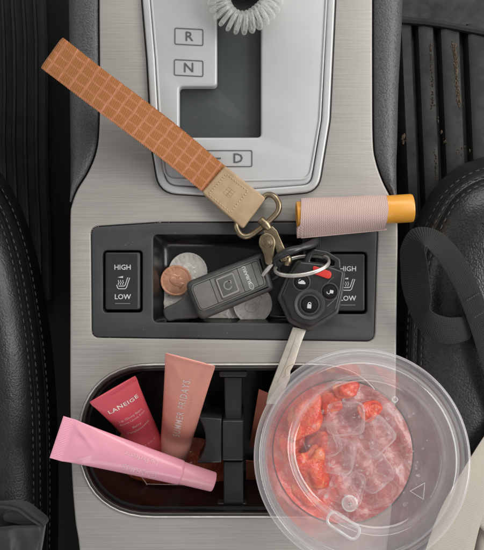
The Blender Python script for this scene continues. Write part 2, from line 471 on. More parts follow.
M['knit'] = m_weave('pink_knit', (.47, .33, .30), (.60, .44, .405), 1.1, .7, 3.4, st=.5)
M['web'] = m_weave('black_webbing', (.005, .005, .005), (.028, .028, .027), .9, 2.0, .3, .7)
M['canvas'] = m_weave('cream_canvas', (.40, .365, .31), (.48, .44, .38), .8, .45, 1.2, .85, .35)
M['elastic'] = m_weave('black_elastic', (.008, .008, .009), (.03, .03, .032), 1.1, 1.0, .5, .7)
def m_nylon():
    s = N('grey_nylon'); f = s.noise(30, 4, .6)
    c = s.ramp(f, [(0.3, (.018, .019, .020)), (0.7, (.038, .039, .040))])
    h = s.math('ADD', s.math('MULTIPLY', s.noise(70, 3, .5, None, .6), 1.0), s.math('MULTIPLY', s.noise(1800, 2), .1))
    return s.done(s.pbr(c, .5, 0, s.bump(h, .5, .0012), 0, .4, **{'Sheen Weight': .2}))
M['nylon'] = m_nylon()
def m_tube(name, c1, c2, rough=.28):
    s = N(name); c = s.ramp(s.noise(25, 4), [(0.3, c1), (0.7, c2)])
    h = s.noise(45, 2, .5, None, .4)
    return s.done(s.pbr(c, rough, 0, s.bump(h, .25, .0012), .3, .5, **{'Subsurface Weight': .08, 'Subsurface Radius': (.003, .002, .002)}))
M['tubered'] = m_tube('raspberry_tube_plastic', (.60, .075, .10), (.67, .10, .13))
M['tubepeach'] = m_tube('peach_tube_plastic', (.86, .36, .28), (.90, .41, .33), .42)
M['tubepink'] = m_tube('pink_tube_plastic', (.82, .34, .45), (.88, .40, .51), .3)
M['cappink'] = m_tube('pink_cap_plastic', (.80, .36, .44), (.84, .40, .48), .38)
M['capwhite'] = m_tube('white_cap_plastic', (.74, .66, .60), (.80, .72, .66), .35)
M['capred'] = clear('tinted_cap_plastic', (.85, .55, .52), .3, (.6, .3, .28), .1, 120)
M['packet'] = varied('orange_red_wrapper', (.60, .08, .03), (.85, .22, .10), .3, 0, 90, 260, .9, coat=.3, r2=.5, gdist=.0015)
M['card'] = varied('red_brown_carton', (.42, .12, .07), (.54, .19, .12), .5, 0, 60, 900, .2)
M['inksoft'] = varied('cream_print', (.82, .70, .66), (.88, .76, .72), .5)
M['inkfaint'] = varied('faint_print', (.78, .50, .44), (.80, .54, .48), .5)
M['inkfaintred'] = varied('faint_red_print', (.76, .42, .42), (.80, .46, .46), .5)
M['inkpinksoft'] = varied('pale_pink_print', (.86, .52, .60), (.89, .58, .65), .35)

# ---------------------------------------------------------------- setting: floor
mb = MB(); Z = -230
n = 24
for j in range(n+1):
    for i in range(n+1):
        x = -450+900*i/n; y = -450+900*j/n
        mb.v.append(Vector((x, y, Z+4*math.sin(x*.021)*math.cos(y*.017))))
for j in range(n):
    for i in range(n):
        a = j*(n+1)+i; mb.f.append([a, a+1, a+n+2, a+n+1])
fl = build('floor', mb, M['carpet'], None, (0, 0, Z)); fl['kind'] = 'structure'

# ---------------------------------------------------------------- centre console
con = thing('center_console', 'brushed silver car centre console with gear selector, coin tray and cup holder', 'car console', (0, 0, -230))
left = catmull([(99, -140), (99, 0), (99.5, 80), (99, 128), (96, 152), (88, 172), (77, 190), (71.5, 205), (70, 222), (70, 300), (70, 400), (71.5, 470), (75, 520), (80, 560), (88, 700)], 6)
right = catmull([(373, -140), (372.5, 0), (372.5, 80), (373, 140), (376, 162), (383, 182), (391, 198), (396.5, 215), (398, 235), (397, 300), (396, 400), (394, 470), (391, 520), (386, 560), (376, 700)], 6)
outl = [p.to_2d() for p in left]+[p.to_2d() for p in right][::-1]
def stadium(x0, x1, y0, y1, r, seg=14):
    return rpoly([(x0, y0, r), (x1, y0, r), (x1, y1, r), (x0, y1, r)], seg)
def stad(cx0, cx1, cy, r, n=22, sup=2.35):
    out = []
    for k in range(n+1):
        a = PI/2+PI*k/n; c, s = math.cos(a), math.sin(a)
        out.append(Vector((cx0-r*abs(c)**(2/sup), cy-r*math.copysign(abs(s)**(2/sup), s))))
    for k in range(n+1):
        a = -PI/2+PI*k/n; c, s = math.cos(a), math.sin(a)
        out.append(Vector((cx1+r*abs(c)**(2/sup), cy-r*math.copysign(abs(s)**(2/sup), s))))
    return dedupe(out)
HX0, HX1, HY, HR = 155.5, 312.5, 440.5, 76.5
hold = stad(HX0, HX1, HY, HR)
traytop = [(95, 228), (140, 223.5), (200, 221.5), (260, 221.5), (320, 223), (372, 226)]
tray_out = rpoly([(91, 226.5, 8), (160, 222.0, 60), (300, 221.5, 60), (378, 226, 9), (374.5, 341.5, 9), (92, 337.5, 8)], 7)
shift_out = rpoly([(140, -140, 0), (142.5, 0, 60), (147.5, 60, 60), (152.5, 150, 30), (159.5, 192.5, 22), (240, 197.5, 90), (318, 191.5, 22), (323, 160, 30), (329.5, 120, 60), (335, 0, 60), (340, -140, 0)], 6)
console_panel = plate(mm(outl), [mm(tray_out), mm(hold), mm(offset(ccw(shift_out), 4))], 0, -9, 1.2)
build('console_panel', console_panel, M['alu'], con)
# black body walls below the panel
body = MB(); L = offset(ccw(dedupe(mm(outl))), 1.5); nL = len(L)
for zz, ins in ((-8, 0), (-60, 3), (-229, 8)):
    for p in offset(L, ins) if ins else L: body.v.append(Vector((p.x, p.y, zz)))
for r in range(2):
    for i in range(nL):
        j = (i+1) % nL; body.f.append([r*nL+i, (r+1)*nL+i, (r+1)*nL+j, r*nL+j])
build('console_body', body, M['gap'], con)

# grained grey side trims
def side_trim(inner, outer_, sgn):
    mb = MB(); rows = []
    n_ = len(inner)
    prof = [(0, -7), (0, -1.2), (.03, -.2), (.1, .5), (.3, 1.4), (.55, 1.2), (.78, -.6), (.92, -4.5), (1.0, -11), (1.03, -22), (1.04, -200)]
    for i in range(n_):
        a, b = inner[i], outer_[i]; base = len(mb.v)
        for t, z in prof:
            q = P(a[0]+(b[0]-a[0])*t, a[1]+(b[1]-a[1])*t, 0); mb.v.append(Vector((q.x, q.y, z)))
        rows.append(base)
    m = len(prof)
    for i in range(n_-1):
        for k in range(m-1):
            q = [rows[i]+k, rows[i]+k+1, rows[i+1]+k+1, rows[i+1]+k]
            mb.f.append(q if sgn < 0 else q[::-1])
    return mb
li = catmull([(97.6, -140), (97.6, 0), (98, 80), (97.5, 128), (94.5, 151), (86.5, 171), (76, 188), (70.6, 202)], 6)
lo = catmull([(62, -140), (65, 0), (66, 80), (66.5, 128), (67, 151), (67.5, 171), (68.5, 188), (69.6, 202)], 6)
build('side_trim', side_trim(li, lo, -1), M['trim'], con)
ri = catmull([(374.6, -140), (374.2, 0), (374.2, 80), (374.7, 140), (377.5, 161), (384.5, 181), (392.4, 197), (396.6, 210)], 6)
ro = catmull([(409, -140), (406, 0), (402, 80), (400.5, 140), (399.5, 161), (399, 181), (398.6, 197), (397.8, 210)], 6)
build('side_trim', side_trim(ri, ro, 1), M['trim'], con)

# gear selector surround
so = ccw(shift_out)
gapm = plate(mm(offset(so, -1.6)), [], 0.5, -8, .4)
slot = rpoly([(217, -130, 4), (261, -130, 4), (261, 137, 4), (179, 137, 4), (179, 86, 4), (217, 86, 5)], 6)
gp = plate(mm(offset(so, -1.5)), [mm(offset(ccw(slot), -3))], 0.7, -8, .4)
build('selector_gasket', gp, M['gap'], con)
inner = offset(so, 7.5)
bz = plate(mm(so, 3), [mm(inner, 3)], 3.6, 0, 1.3, 4)
build('selector_surround', bz, M['silver'], con)
panel_out = rpoly([(149, -120, 0), (150.5, 0, 60), (155.5, 60, 60), (160.5, 150, 30), (164.5, 180, 13), (240, 181.5, 60), (310.5, 180, 13), (314.5, 158, 30), (321, 120, 60), (327.5, 0, 60), (332, -120, 0)], 6)
sp_ = plate(mm(offset(so, 7.9), 3), [mm(slot, 3)], 2.4, -5, 1.5, 4, zf=lambda x, y: -0.004*abs(x))
selp = build('selector_plate', sp_, M['silver_dull'], con)
lip = plate(mm(panel_out, 3), [mm(offset(ccw(panel_out), 2.2), 3)], 3.0, 2.0, .45, 3)
build('raised_lip', lip, M['silver'], selp)
# slot floor and walls
sl = MB(); q = mm(offset(ccw(slot), -2.5), 0)
plate(q, [], -6.5, -9, .2, mb=sl); build('selector_slot', sl, M['slot'], con)
# lip strip beside slot (step overhang is real: upper block edge)
F3 = lambda x, y, h: P(x, y, 2.5)+Vector((0, 0, h))
for (x0, y0, x1, y1, s_) in ((175, 28, 203, 45.5, 'R'), (174.5, 59.5, 203, 76.5, 'N')):
    fr = MB(); stroke(rpoly([(x0, y0+.0, 1.5), (x1, y0+1.5, 1.5), (x1, y1, 1.5), (x0, y1-1.5, 1.5)], 3), .9, F3, .12, fr, True)
    g = build('gear_mark', fr, M['inkdark'], selp)
    tm = text(s_, 13.2, lambda x, y, h: P(x, y, 2.5)+Vector((0, 0, h)), 0, 0)
    vs, fs = text2d(s_, 13.6, 1.05, .005)
    tm = MB(); tm.add([P((x0+x1)/2+x, (y0+y1)/2-y, 2.6) for x, y in vs], fs); build('gear_letter', tm, M['inkdark'], g)
fr = MB(); stroke(rpoly([(196, 150.5, 1.5), (252, 150.5, 1.5), (252, 166.5, 1.5), (196, 166.5, 1.5)], 3), .9, F3, .12, fr, True)
g = build('gear_mark', fr, M['inkdark'], selp)
tm = MB(); vs, fs = text2d('D', 13.6, 1.05, .005); tm.add([P(238+x, 158.6-y, 2.6) for x, y in vs], fs)
tm.add([P(211, 157.6, 2.6), P(221, 157.6, 2.6), P(221, 158.9, 2.6), P(211, 158.9, 2.6)], [[3, 2, 1, 0]])
build('gear_letter', tm, M['inkdark'], g)
# gear lever
gl = lathe([(11.5, 0), (11, 6), (9.5, 14), (8.6, 30), (8.2, 60), (9.5, 78), (16, 84), (19, 100), (17, 118), (8, 126), (0, 127)], 40, P(244, -12, -6), (0.02, .55, 1))
build('gear_lever', gl, M['blackgloss'], con)

# coin tray bezel, switches
sw = [(103, 250.5, 142.5, 312.5), (328.5, 252, 367, 314)]
tr = rpoly([(153, 234.5, 5), (315, 234.5, 5), (315, 323.5, 5), (153, 322.5, 5)], 5)
holes = [mm(tr)]+[mm(rpoly([(a, b, 4), (c, b, 4), (c, d, 4), (a, d, 4)], 5)) for a, b, c, d in sw]
build('tray_bezel', plate(mm(offset(ccw(tray_out), .8)), holes, 0.6, -8, .8, 3), M['bezel'], con)
pan = MB(); levels = [(-.8, -.6), (-2, -.3), (-9, 2.2), (-13, 4.0), (-14.6, 6.0), (-15.2, 9)]
for z, ins in levels:
    e = ins/.6; rr = 5+max(0, e)*.5
    lp0 = ccw(mm(rpoly([(153+e*1.2, 234.5+e, rr), (315-e, 234.5+e, rr), (315-e, 323.5-e*.5, rr), (153+e*1.2, 322.5-e*.5, rr)], 5))); nb_ = len(lp0)
    pan.v += [Vector((p.x, p.y, z)) for p in lp0]
for r in range(len(levels)-1):
    for i in range(nb_):
        j = (i+1) % nb_; pan.f.append([r*nb_+i, r*nb_+j, (r+1)*nb_+j, (r+1)*nb_+i])
pan.f.append([(len(levels)-1)*nb_+i for i in range(nb_)])
build('coin_tray', pan, M['blackgloss'], con)
def icon_seat(fn, mb):
    # seat outline + three heat waves + wedge, px coordinates around 0,0 (x right, y down)
    stroke([(-6.5, 2.5), (-5.6, 5.8), (-4.4, 6.8), (2.6, 6.8), (4.0, 5.6), (7.6, -5.2), (5.4, -5.2), (2.6, 3.0), (1.6, 3.9), (-4.4, 3.9)], .8, fn, .06, mb)
    for k in range(3):
        x = -4.4+2.4*k
        stroke([(x, 2.6), (x-.6, 1.4), (x+.6, 0), (x-.4, -1.6), (x, -2.6)], .7, fn, .06, mb)
    b = len(mb.v); mb.v += [Vector(fn(-5.6, -5.6, .06)), Vector(fn(0.4, -7.0, .06)), Vector(fn(0.4, -5.0, .06))]; mb.f.append([b, b+2, b+1])
def make_switch(a, b, c, d):
    x0, y0, x1, y1 = a+2.2, b+1.8, c-2.2, d-2.8
    z0 = 1.5; pl = MB(); ym = (275-(y0+y1)/2)*.6; hh = (y1-y0)*.3
    zf = lambda x, y: (lambda t: .9*t*t+.5*t)((y-ym)/hh)
    plate(mm(rpoly([(x0, y0, 2.5), (x1, y0, 2.5), (x1, y1, 2.5), (x0, y1, 2.5)], 4)), [], z0-.5, -6, 1.3, 4, mb=pl)
    # rocker: dished along its length
    s = build('seat_heater_switch', pl, M['switch'], con)
    cx = (x0+x1)/2
    # the dished top is a fan between edge rings: raise print slightly over it
    hf = lambda py: z0+ (lambda t: .9*t*t+.5*t)(((275-py)*.6-ym)/hh)
    face = MB(); ins = rpoly([(x0+2.6, y0+2.6, 1.5), (x1-2.6, y0+2.6, 1.5), (x1-2.6, y1-2.6, 1.5), (x0+2.6, y1-2.6, 1.5)], 3)
    # gridded face strip so the dish reads
    g = MB(); nn = 14
    for j in range(nn+1):
        py = y0+1.6+(y1-y0-3.2)*j/nn
        for px, dz in ((x0+1.7, -1.6), (x0+1.7, -.25), (x0+2.3, .05), (x1-2.3, .05), (x1-1.7, -.25), (x1-1.7, -1.6)):
            q = P(px, py, 0); g.v.append(Vector((q.x, q.y, hf(py)+dz)))
    for j in range(nn):
        for k in range(5): g.f.append([6*j+k, 6*j+6+k, 6*j+7+k, 6*j+k+1])
    g.f.append([0, 1, 2, 3, 4, 5]); g.f.append([6*nn+k for k in range(6)][::-1])
    build('rocker_face', g, M['switch'], s)
    fn = lambda x, y, h: Vector((P(cx+x, 0, 1.2).x, P(0, (y0+y1)/2+y, 1.2).y, hf((y0+y1)/2+y)+.07+h))
    ik = MB()
    for st, yy in (('HIGH', -13.5), ('LOW', 16)):
        vs, fs = text2d(st, 7.0, 1.0, .010); ik.add([fn(x, yy-y, .05) for x, y in vs], fs)
    icon_seat(lambda x, y, h: fn(x*.92, y*.92+1.5, h), ik)
    stroke([(-7.5, 22.5), (7.5, 22.5)], .2, fn, .03, ik)
    build('switch_marking', ik, M['ink'], s)
for r_ in sw: make_switch(*r_)

# cup holder
rim = plate(mm(offset(ccw(hold), -0.4)), [mm(offset(ccw(hold), 4.6))], 0.9, -5, 1.1, 4)
build('cup_holder_rim', rim, M['gun'], con)
build('rim_trim_line', tube([Vector((p.x, p.y, .5)) for p in offset(ccw(dedupe(mm(hold))), .2)], .6, 8, closed=True), M['steel'], con, angle=60)
well = MB(); hl = ccw(dedupe(mm(hold))); lv = [(-.5, 2.4), (-2, 3.0), (-6, 3.4), (-6.2, 4.6), (-30, 5.6), (-66, 8), (-71, 11), (-72, 15)]
hn = len(hl)
for z, ins in lv: well.v += [Vector((p.x, p.y, z)) for p in offset(hl, ins)]
for r in range(len(lv)-1):
    for i in range(hn):
        j = (i+1) % hn; well.f.append([r*hn+i, r*hn+j, (r+1)*hn+j, (r+1)*hn+i])
well.f.append([(len(lv)-1)*hn+i for i in range(hn)])
build('cup_holder_well', well, M['blackgloss'], con)
dv = MB()
def blk(poly, z, h, mbx, b=1.0): plate(mm(poly, z), [], z, z-h, b, 3, mb=mbx)
blk(rpoly([(224, 377, 1.5), (242, 377, 1.5), (241.5, 420, 1.5), (225, 420, 1.5)], 3), -12, 50, dv)
blk(rpoly([(222.5, 420.5, 1.5), (243.5, 420.5, 1.5), (243.5, 461, 1.5), (222.5, 461, 1.5)], 3), -7, 60, dv)
blk(rpoly([(223.5, 461.5, 1.5), (243.5, 461.5, 1.5), (243.5, 504, 1.5), (223.5, 504, 1.5)], 3), -10, 60, dv)
blk(rpoly([(217, 503, 2), (247, 503, 2), (247, 509.5, 2), (217, 509.5, 2)], 3), -11, 8, dv, .6)
blk(rpoly([(219, 371, 2), (247, 371, 2), (247, 377, 2), (219, 377, 2)], 3), -11, 8, dv, .6)
dvo = build('cup_divider', dv, M['black'], con)
wing = MB(); wp = [(198.5, 417)]+[(198.5+7*math.sin(PI*k/8)**.9, 417+46*k/8) for k in range(1, 8)]+[(197, 464), (221.8, 463), (221.8, 418.5)]
blk([Vector(p) for p in wp], -8, 40, wing, 1.2); build('divider_flap', wing, M['black'], dvo)

# ---------------------------------------------------------------- seats
def seat(name, label, edge, side, prof, seams, mat, O, stitch_rows):
    t = thing(name, label, 'car seat', O)
    E = catmull(edge, 8); n_ = len(E); mb = MB(); rows = []; rings = []
    nrm = []
    for i in range(n_):
        tg = (E[min(i+1, n_-1)]-E[max(i-1, 0)]).to_2d().normalized(); nrm.append(Vector((-tg.y, tg.x))*side)
    for i in range(n_):
        base = len(mb.v)
        for d, z in prof:
            p = E[i].to_2d()+nrm[i]*d; mb.v.append(P(p.x, p.y, z if z > -100 else z))
        rows.append(base)
    m = len(prof)
    for i in range(n_-1):
        for k in range(m-1):
            q = [rows[i]+k, rows[i]+k+1, rows[i+1]+k+1, rows[i+1]+k]; mb.f.append(q if side < 0 else q[::-1])
    build('cushion', mb, mat, t, angle=60)
    for (d, z, rad, mt, nm) in seams:
        pth = [P((E[i].to_2d()+nrm[i]*d).x, (E[i].to_2d()+nrm[i]*d).y, z) for i in range(n_)]
        build(nm, tube(pth, rad, 6), mt, t, angle=60)
    st = MB()
    for d, z in stitch_rows:
        pth = [P((E[i].to_2d()+nrm[i]*d).x, (E[i].to_2d()+nrm[i]*d).y, z) for i in range(n_)]
        acc = 0
        for i in range(1, n_):
            seg = (pth[i]-pth[i-1]); Ls = seg.length; s0 = 0
            while acc+(Ls-s0) >= 4.6:
                s0 += 4.6-acc; acc = 0; c = pth[i-1]+seg*(s0/Ls); u = seg.normalized()
                tube([c-u*1.3, c+Vector((0, 0, .35)), c+u*1.3], [.25, .42, .25], 5, mb=st)
            acc += Ls-s0
    build('stitching', st, M['thread'], t)
    return t
pf = [(-3, -200), (-2, -90), (0, -52), (2.5, -38), (6, -30), (7.4, -30.5), (8, -31.8), (9, -29.5), (12, -24.5), (16, -20.5), (17.6, -20.8), (18.4, -22), (19.6, -19.6), (25, -15), (34, -10), (48, -6), (70, -3), (110, -4), (160, -10)]
seat('car_seat', "black leather driver's seat bolster left of the console with two stitched seams",
     [(-70, 110), (-34, 140), (0, 177), (12, 196), (21, 215), (30, 242), (37, 270), (43, 304), (48, 337), (52, 377), (54.5, 420), (55.5, 470), (55.5, 520), (54, 600), (50, 690)], 1, pf,
     [(8, -31.6, .55, M['gap'], 'seam'), (18.4, -21.8, .6, M['gap'], 'seam')], M['leather'], P(-40, 400, -230), [(5.6, -29.6), (15.2, -20.4), (22, -16.8)])
pr = [(-4, -200), (-2, -80), (0, -40), (2, -22), (6, -9), (9, -5), (10.3, -5.6), (11.2, -3.6), (14, -1.6), (17.4, -.4), (18.5, -1.4), (19.6, .6), (26, 4), (38, 8), (55, 10), (80, 8), (120, 4), (180, 0)]
seat('car_seat', 'charcoal leather passenger seat cushion right of the console under the webbing loop',
     [(620, 150), (560, 152), (500, 158), (476, 163), (456, 173), (440, 187), (427, 207), (416, 230), (408, 256), (403, 290), (400, 330), (399, 375), (399, 430), (400, 500), (400, 600), (400, 700)], -1, pr,
     [(10.2, -5.4, .5, M['gap'], 'seam'), (18.5, -1.2, .5, M['gap'], 'seam')], M['leather2'], P(520, 420, -230), [(7.6, -6.4), (14.6, -1.0), (22, 2.4)])

# ---------------------------------------------------------------- floor mat (right footwell)
fm = thing('floor_mat', 'dirty black ribbed rubber floor mat in the passenger footwell', 'floor mat', P(450, 60, -229))
zm = -190
mb = MB()
xs = []; x = 396
profx = []
grooves = [(414, 417.5), (436, 440), (462, 467), (488, 493), (514, 519), (540, 545)]
px = [396]; pz = [zm-14]
def addp(a, b): px.append(a); pz.append(b)
addp(400, zm-3); addp(403, zm)
for a, b in grooves:
    addp(a-2.2, zm); addp(a-.6, zm-1.8); addp(a+.8, zm-9); addp(b-.8, zm-9); addp(b+.6, zm-1.8); addp(b+2.2, zm)
    addp((b+a)/2+9, zm+1.2)
ys = [24, 27, 60, 100, 140, 180, 240, 330]
for py in ys:
    for a, z in zip(px, pz):
        q = P(a+(py-60)*.042, py, zm); mb.v.append(Vector((q.x, q.y, z)))
m = len(px)
for j in range(len(ys)-1):
    for i in range(m-1): mb.f.append([j*m+i, j*m+i+1, (j+1)*m+i+1, (j+1)*m+i][::-1])
build('ribbed_panel', mb, M['rubber'], fm)
mb = MB()
bd = catmull([(398, 20), (430, 23), (460, 28), (500, 36), (560, 50)], 6)
tube([P(p.x, p.y, zm+1) for p in bd], 3.2, 8, mb=mb)
tube([P(p.x, p.y-16, zm-6) for p in bd], 2.2, 8, mb=mb)
bw = [P(p.x, p.y-1, zm-1) for p in bd]; bw2 = [P(p.x, p.y-70, zm-10) for p in bd]; b0 = len(mb.v); mb.v += bw+bw2; k = len(bw)
for i in range(k-1): mb.f.append([b0+i, b0+i+1, b0+k+i+1, b0+k+i])
build('mat_border', mb, M['rubber'], fm)
mud = MB()
def streak(pts, w, cnt):
    c = catmull(pts, 30)
    for k in range(cnt):
        p = random.choice(c); a = random.uniform(0, 6.3); r = random.uniform(.4, 1.7)*w
        x = p.x+random.gauss(0, w*1.3); y = p.y+random.gauss(0, 2)
        q = P(x, y, zm+1.1); b = len(mud.v); kk = 6; mud.v.append(q+Vector((0, 0, .5)))
        for i in range(kk):
            aa = a+2*PI*i/kk; rr = r*random.uniform(.6, 1.2)
            mud.v.append(q+Vector((rr*math.cos(aa), rr*2.0*math.sin(aa), -.8)))
        for i in range(kk): mud.f.append([b, b+1+i, b+1+(i+1) % kk])
streak([(430.5, 42), (431.5, 65), (433, 95), (431, 110)], .4, 90)
streak([(453, 45), (456, 60), (457, 85), (460, 106)], .7, 150)
streak([(435, 150), (436, 165), (436, 180)], .5, 30)
streak([(403, 137), (404, 141)], .7, 10)
streak([(425, 60), (445, 140), (470, 150)], .5, 30)
build('dried_mud', mud, M['mud'], fm)['kind'] = 'stuff'

# crumbs and lint caught in the seams
cr_ = MB(); rc_ = random.Random(11)
def crumb(x, y, z, r):
    q = P(x, y, z); b = len(cr_.v); k = 5; cr_.v.append(q+Vector((0, 0, r*.9)))
    for i in range(k):
        a = 2*PI*i/k+rc_.random(); rr = r*rc_.uniform(.5, 1.3); cr_.v.append(q+Vector((rr*math.cos(a), rr*math.sin(a), -.05)))
    for i in range(k): cr_.f.append([b, b+1+i, b+1+(i+1) % k])
tl = ccw(tray_out)
for k in range(150):
    p = rc_.choice(tl); p2 = tl[(tl.index(p)+1) % len(tl)]; q = p.lerp(p2, rc_.random()); crumb(q.x+rc_.gauss(0, .5), q.y+rc_.gauss(0, .5), .15, rc_.uniform(.08, .22))
for k in range(60): crumb(rc_.uniform(96, 372), rc_.choice([rc_.uniform(326, 336), rc_.uniform(228, 248)]), .65, rc_.uniform(.07, .2))
for k in range(50): crumb(rc_.uniform(75, 395), rc_.uniform(200, 222) if k % 2 else rc_.uniform(342, 362), .05, rc_.uniform(.07, .18))
for k in range(40): crumb(rc_.uniform(185, 258), rc_.uniform(90, 135), -6.4, rc_.uniform(.08, .2))
co_ = build('crumbs', cr_, M['mudpale'], None, P(234, 280, .1), angle=0); tag(co_, 'tiny pale crumbs and dust caught along the tray seams', 'crumbs', None, 'stuff')

dm = thing('floor_mat', "near black floor mat with shallow ridges in the dark driver's footwell", 'floor mat', P(0, 60, -229))
mb = MB(); prof = []
for k, x in enumerate([-60, -40, -20, -2, 8, 19, 30]):
    prof += [(x, -214), (x+3, -213.5), (x+4, -209), (x+6.5, -209), (x+7.5, -213.5)]
prof += [(44, -214), (47, -216), (48, -226)]
yy = [-60, 0, 40, 90, 140, 190, 230, 300]
for j, py in enumerate(yy):
    for x, z in prof:
        q = P(x+(py-60)*.02+1.2*math.sin(py*.03), py, z); mb.v.append(q+Vector((0, 0, .8*math.sin(py*.05+x*.1))))
m_ = len(prof)
for j in range(len(yy)-1):
    for i in range(m_-1): mb.f.append([j*m_+i, (j+1)*m_+i, (j+1)*m_+i+1, j*m_+i+1])
build('ridged_panel', mb, M['matdark'], dm)
# ---------------------------------------------------------------- coins
HEAD = [(.05, .62), (.3, .55), (.42, .38), (.46, .18), (.58, -.02), (.46, -.1), (.46, -.3), (.3, -.42), (.22, -.5), (.3, -.72), (-.35, -.72), (-.3, -.45), (-.42, -.2), (-.46, .1), (-.36, .4), (-.15, .58)]
def coin(px, py, z, R, ang, mat, label, tilt=(0, 0), leg='LIBERTY', cat='coin'):
    t = thing('coin', label, cat, P(px, py, z), 'coins in the tray', (tilt[0], tilt[1], ang))
    th = 1.75 if R > 10 else 1.5
    mb = lathe([(0, 0), (R-.3, 0), (R, .3), (R, th-.25), (R-.25, th), (R-1.0, th), (R-1.3, th-.22), (R*.5, th-.2), (0, th-.2)], 72)
    # reeded edge
    for i, p in enumerate(mb.v):
        rr = p.xy.length
        if abs(rr-R) < .01 and i % 2: p.x *= .992; p.y *= .992
    build('coin_disc', mb, mat, t, local=True, angle=30)
    rl = MB(); hd = catmull([(x*R*.78, y*R*.78) for x, y in HEAD], 3, True)
    plate(hd, [], th+.06, th-1.0, .9, 4, mb=rl)
    plate(catmull([(x*R*.45-.1*R, y*R*.4+.16*R) for x, y in HEAD], 3, True), [], th+.2, th-.5, .6, 4, mb=rl)
    for k, ch in enumerate(leg):
        a = math.radians(90+(len(leg)-1)*9-k*18)
        vs, fs = text2d(ch, 2.5, 1, .02); c, s = math.cos(a-PI/2), math.sin(a-PI/2); ox, oy = math.cos(a)*R*.77, math.sin(a)*R*.77
        b = len(rl.v)
        for x, y in vs: rl.v.append(Vector((ox+x*c-y*s, oy+x*s+y*c, th+.02)))
        rl.f += [[b+i for i in f] for f in fs]
    build('relief', rl, mat, t, local=True, angle=15)
    return t
zf_ = -15.0
coin(188, 272, zf_, 12.1, .5, M['coin'], 'silver coin behind the penny at the top of the pile')
coin(172.5, 302, zf_, 12.1, 2.1, M['coindull'], 'silver coin under the narrow tip of the black remote')
coin(176, 280.5, zf_+3.2, 9.5, .9, M['copper'], 'copper penny lying over two silver coins', (.12, -.04))
coin(219, 309, zf_, 10.6, 1.2, M['coindull'], 'tarnished silver coin mostly hidden under the remote')
coin(243, 306, zf_, 12.1, -.6, M['coin'], 'lower silver coin of the overlapping pair right of the remote')
coin(252.5, 304, zf_+2.0, 12.1, 2.6, M['coin'], 'upper silver coin of the pair beside the key, facing up', (0, -.06))

# ---------------------------------------------------------------- alarm remote
rt = thing('remote_fob', 'black car remote with a square arrow button lying across the coins', 'remote', P(225, 290, -12))
ang = math.radians(22.5); ux = Vector((math.cos(ang), math.sin(ang))); uy = Vector((-ux.y, ux.x))
rc = P(230.2, 285.4, 2).xy
def RF(x, y, z):
    q = rc+ux*x*1.1+uy*y*1.17; return Vector((q.x, q.y, z))
def rl2(pts, seg=5): return [RF(p.x, p.y, 0).xy for p in rpoly(pts, seg)]
mb = MB()
plate(rl2([(-23, -11, 4.5), (21.5, -10.6, 2), (23, 9.5, 2), (-22.5, 10.2, 4.5)]), [], 4.0, -10, 3.2, 6, True, mb=mb)
rb = build('remote_body', mb, M['fob'], rt)
fo = ccw(dedupe(rl2([(-20.5, -6.9, 3.4), (18.2, -6.8, 2.2), (19.5, 7.2, 2.2), (-20.3, 7.8, 3.4)])))
build('remote_face', plate(fo, [], 4.55, 3.5, .4, 3), M['fobface'], rt)
ln = MB(); FR = lambda x, y, h: RF(x, y, 4.55+h)
pl1 = offset(fo, .9)
stroke([((p-rc).dot(ux)/1.1, (p-rc).dot(uy)/1.17) for p in pl1], .35, FR, .04, ln, True)
stroke([(-9.5, -6.1), (-9.0, 7.0)], .35, FR, .04, ln); stroke([(6.2, -6.1), (6.8, 6.9)], .35, FR, .04, ln); stroke([(14.2, -6), (15.2, 6.6)], .3, FR, .04, ln)
build('face_groove', ln, M['gap'], rt)
bt = build('square_button', plate(rl2([(-6.8, -5.4, 1), (4.2, -5.2, 1), (4.6, 6.3, 1), (-6.4, 6.3, 1)]), [], 5.2, 4.2, .4, 3), M['fobbtn'], rt)
ic = MB(); FB = lambda x, y, h: RF(x-1.1, y+.5, 5.2+h)
stroke(rpoly([(-4.9, -4.7, .5), (4.4, -4.6, .5), (4.8, 4.8, .5), (-4.6, 4.8, .5)], 2), .75, FB, .06, ic, True)
stroke([(p.x, p.y) for p in arc(0, 0, 2.1, 30, 330, 16)], .6, FB, .06, ic)
b = len(ic.v); ic.v += [FB(2.7, 1.9, .06), FB(.6, 1.9, .06), FB(2.2, -.1, .06)]; ic.f.append([b, b+1, b+2])
build('button_marking', ic, M['fobline'], bt)
tx = MB(); vs, fs = text2d('SUBARU', 2.5, 1.05, .025)
# reads from the logo upwards, turned a quarter against the long axis
tx.add([RF(10.5+y*-1.0, 1.6+x*1.0, 4.62) for x, y in [(v[0], v[1]) for v in vs]], fs)
el = [(10.5+1.15*math.cos(a*PI/10), -4.4+1.7*math.sin(a*PI/10)) for a in range(20)]
stroke(el, .28, FR, .05, tx, True)
for dx, dy in ((0, .8), (.3, 0), (-.35, -.1), (.1, -.8), (-.3, .5)):
    b = len(tx.v); tx.v += [RF(10.5+dx+.22*math.cos(k*PI/2), -4.4+dy+.22*math.sin(k*PI/2), 4.63) for k in range(4)]; tx.f.append([b, b+1, b+2, b+3])
build('face_lettering', tx, M['ink'], rt)
tail = MB()
tp = [P(p[0], p[1], -2).xy for p in [(202, 315.5), (178, 319.5), (167.5, 321), (163.2, 312), (165.5, 307.5), (176, 302.5), (183, 297), (189, 290)]]
plate([p for p in catmull(tp, 3, True)], [], -1.0, -9, 1.6, 4, True, mb=tail)
build('remote_tip', tail, M['fob'], rt)
lug = MB(); tube([P(x, y, z) for x, y, z in [(266, 257, 0), (271, 256, 1), (276, 261, 2), (279.5, 270, 1), (278, 276, 0), (272, 279, -1)]], 1.3, 8, mb=lug)
build('remote_lug', lug, M['black'], rt)

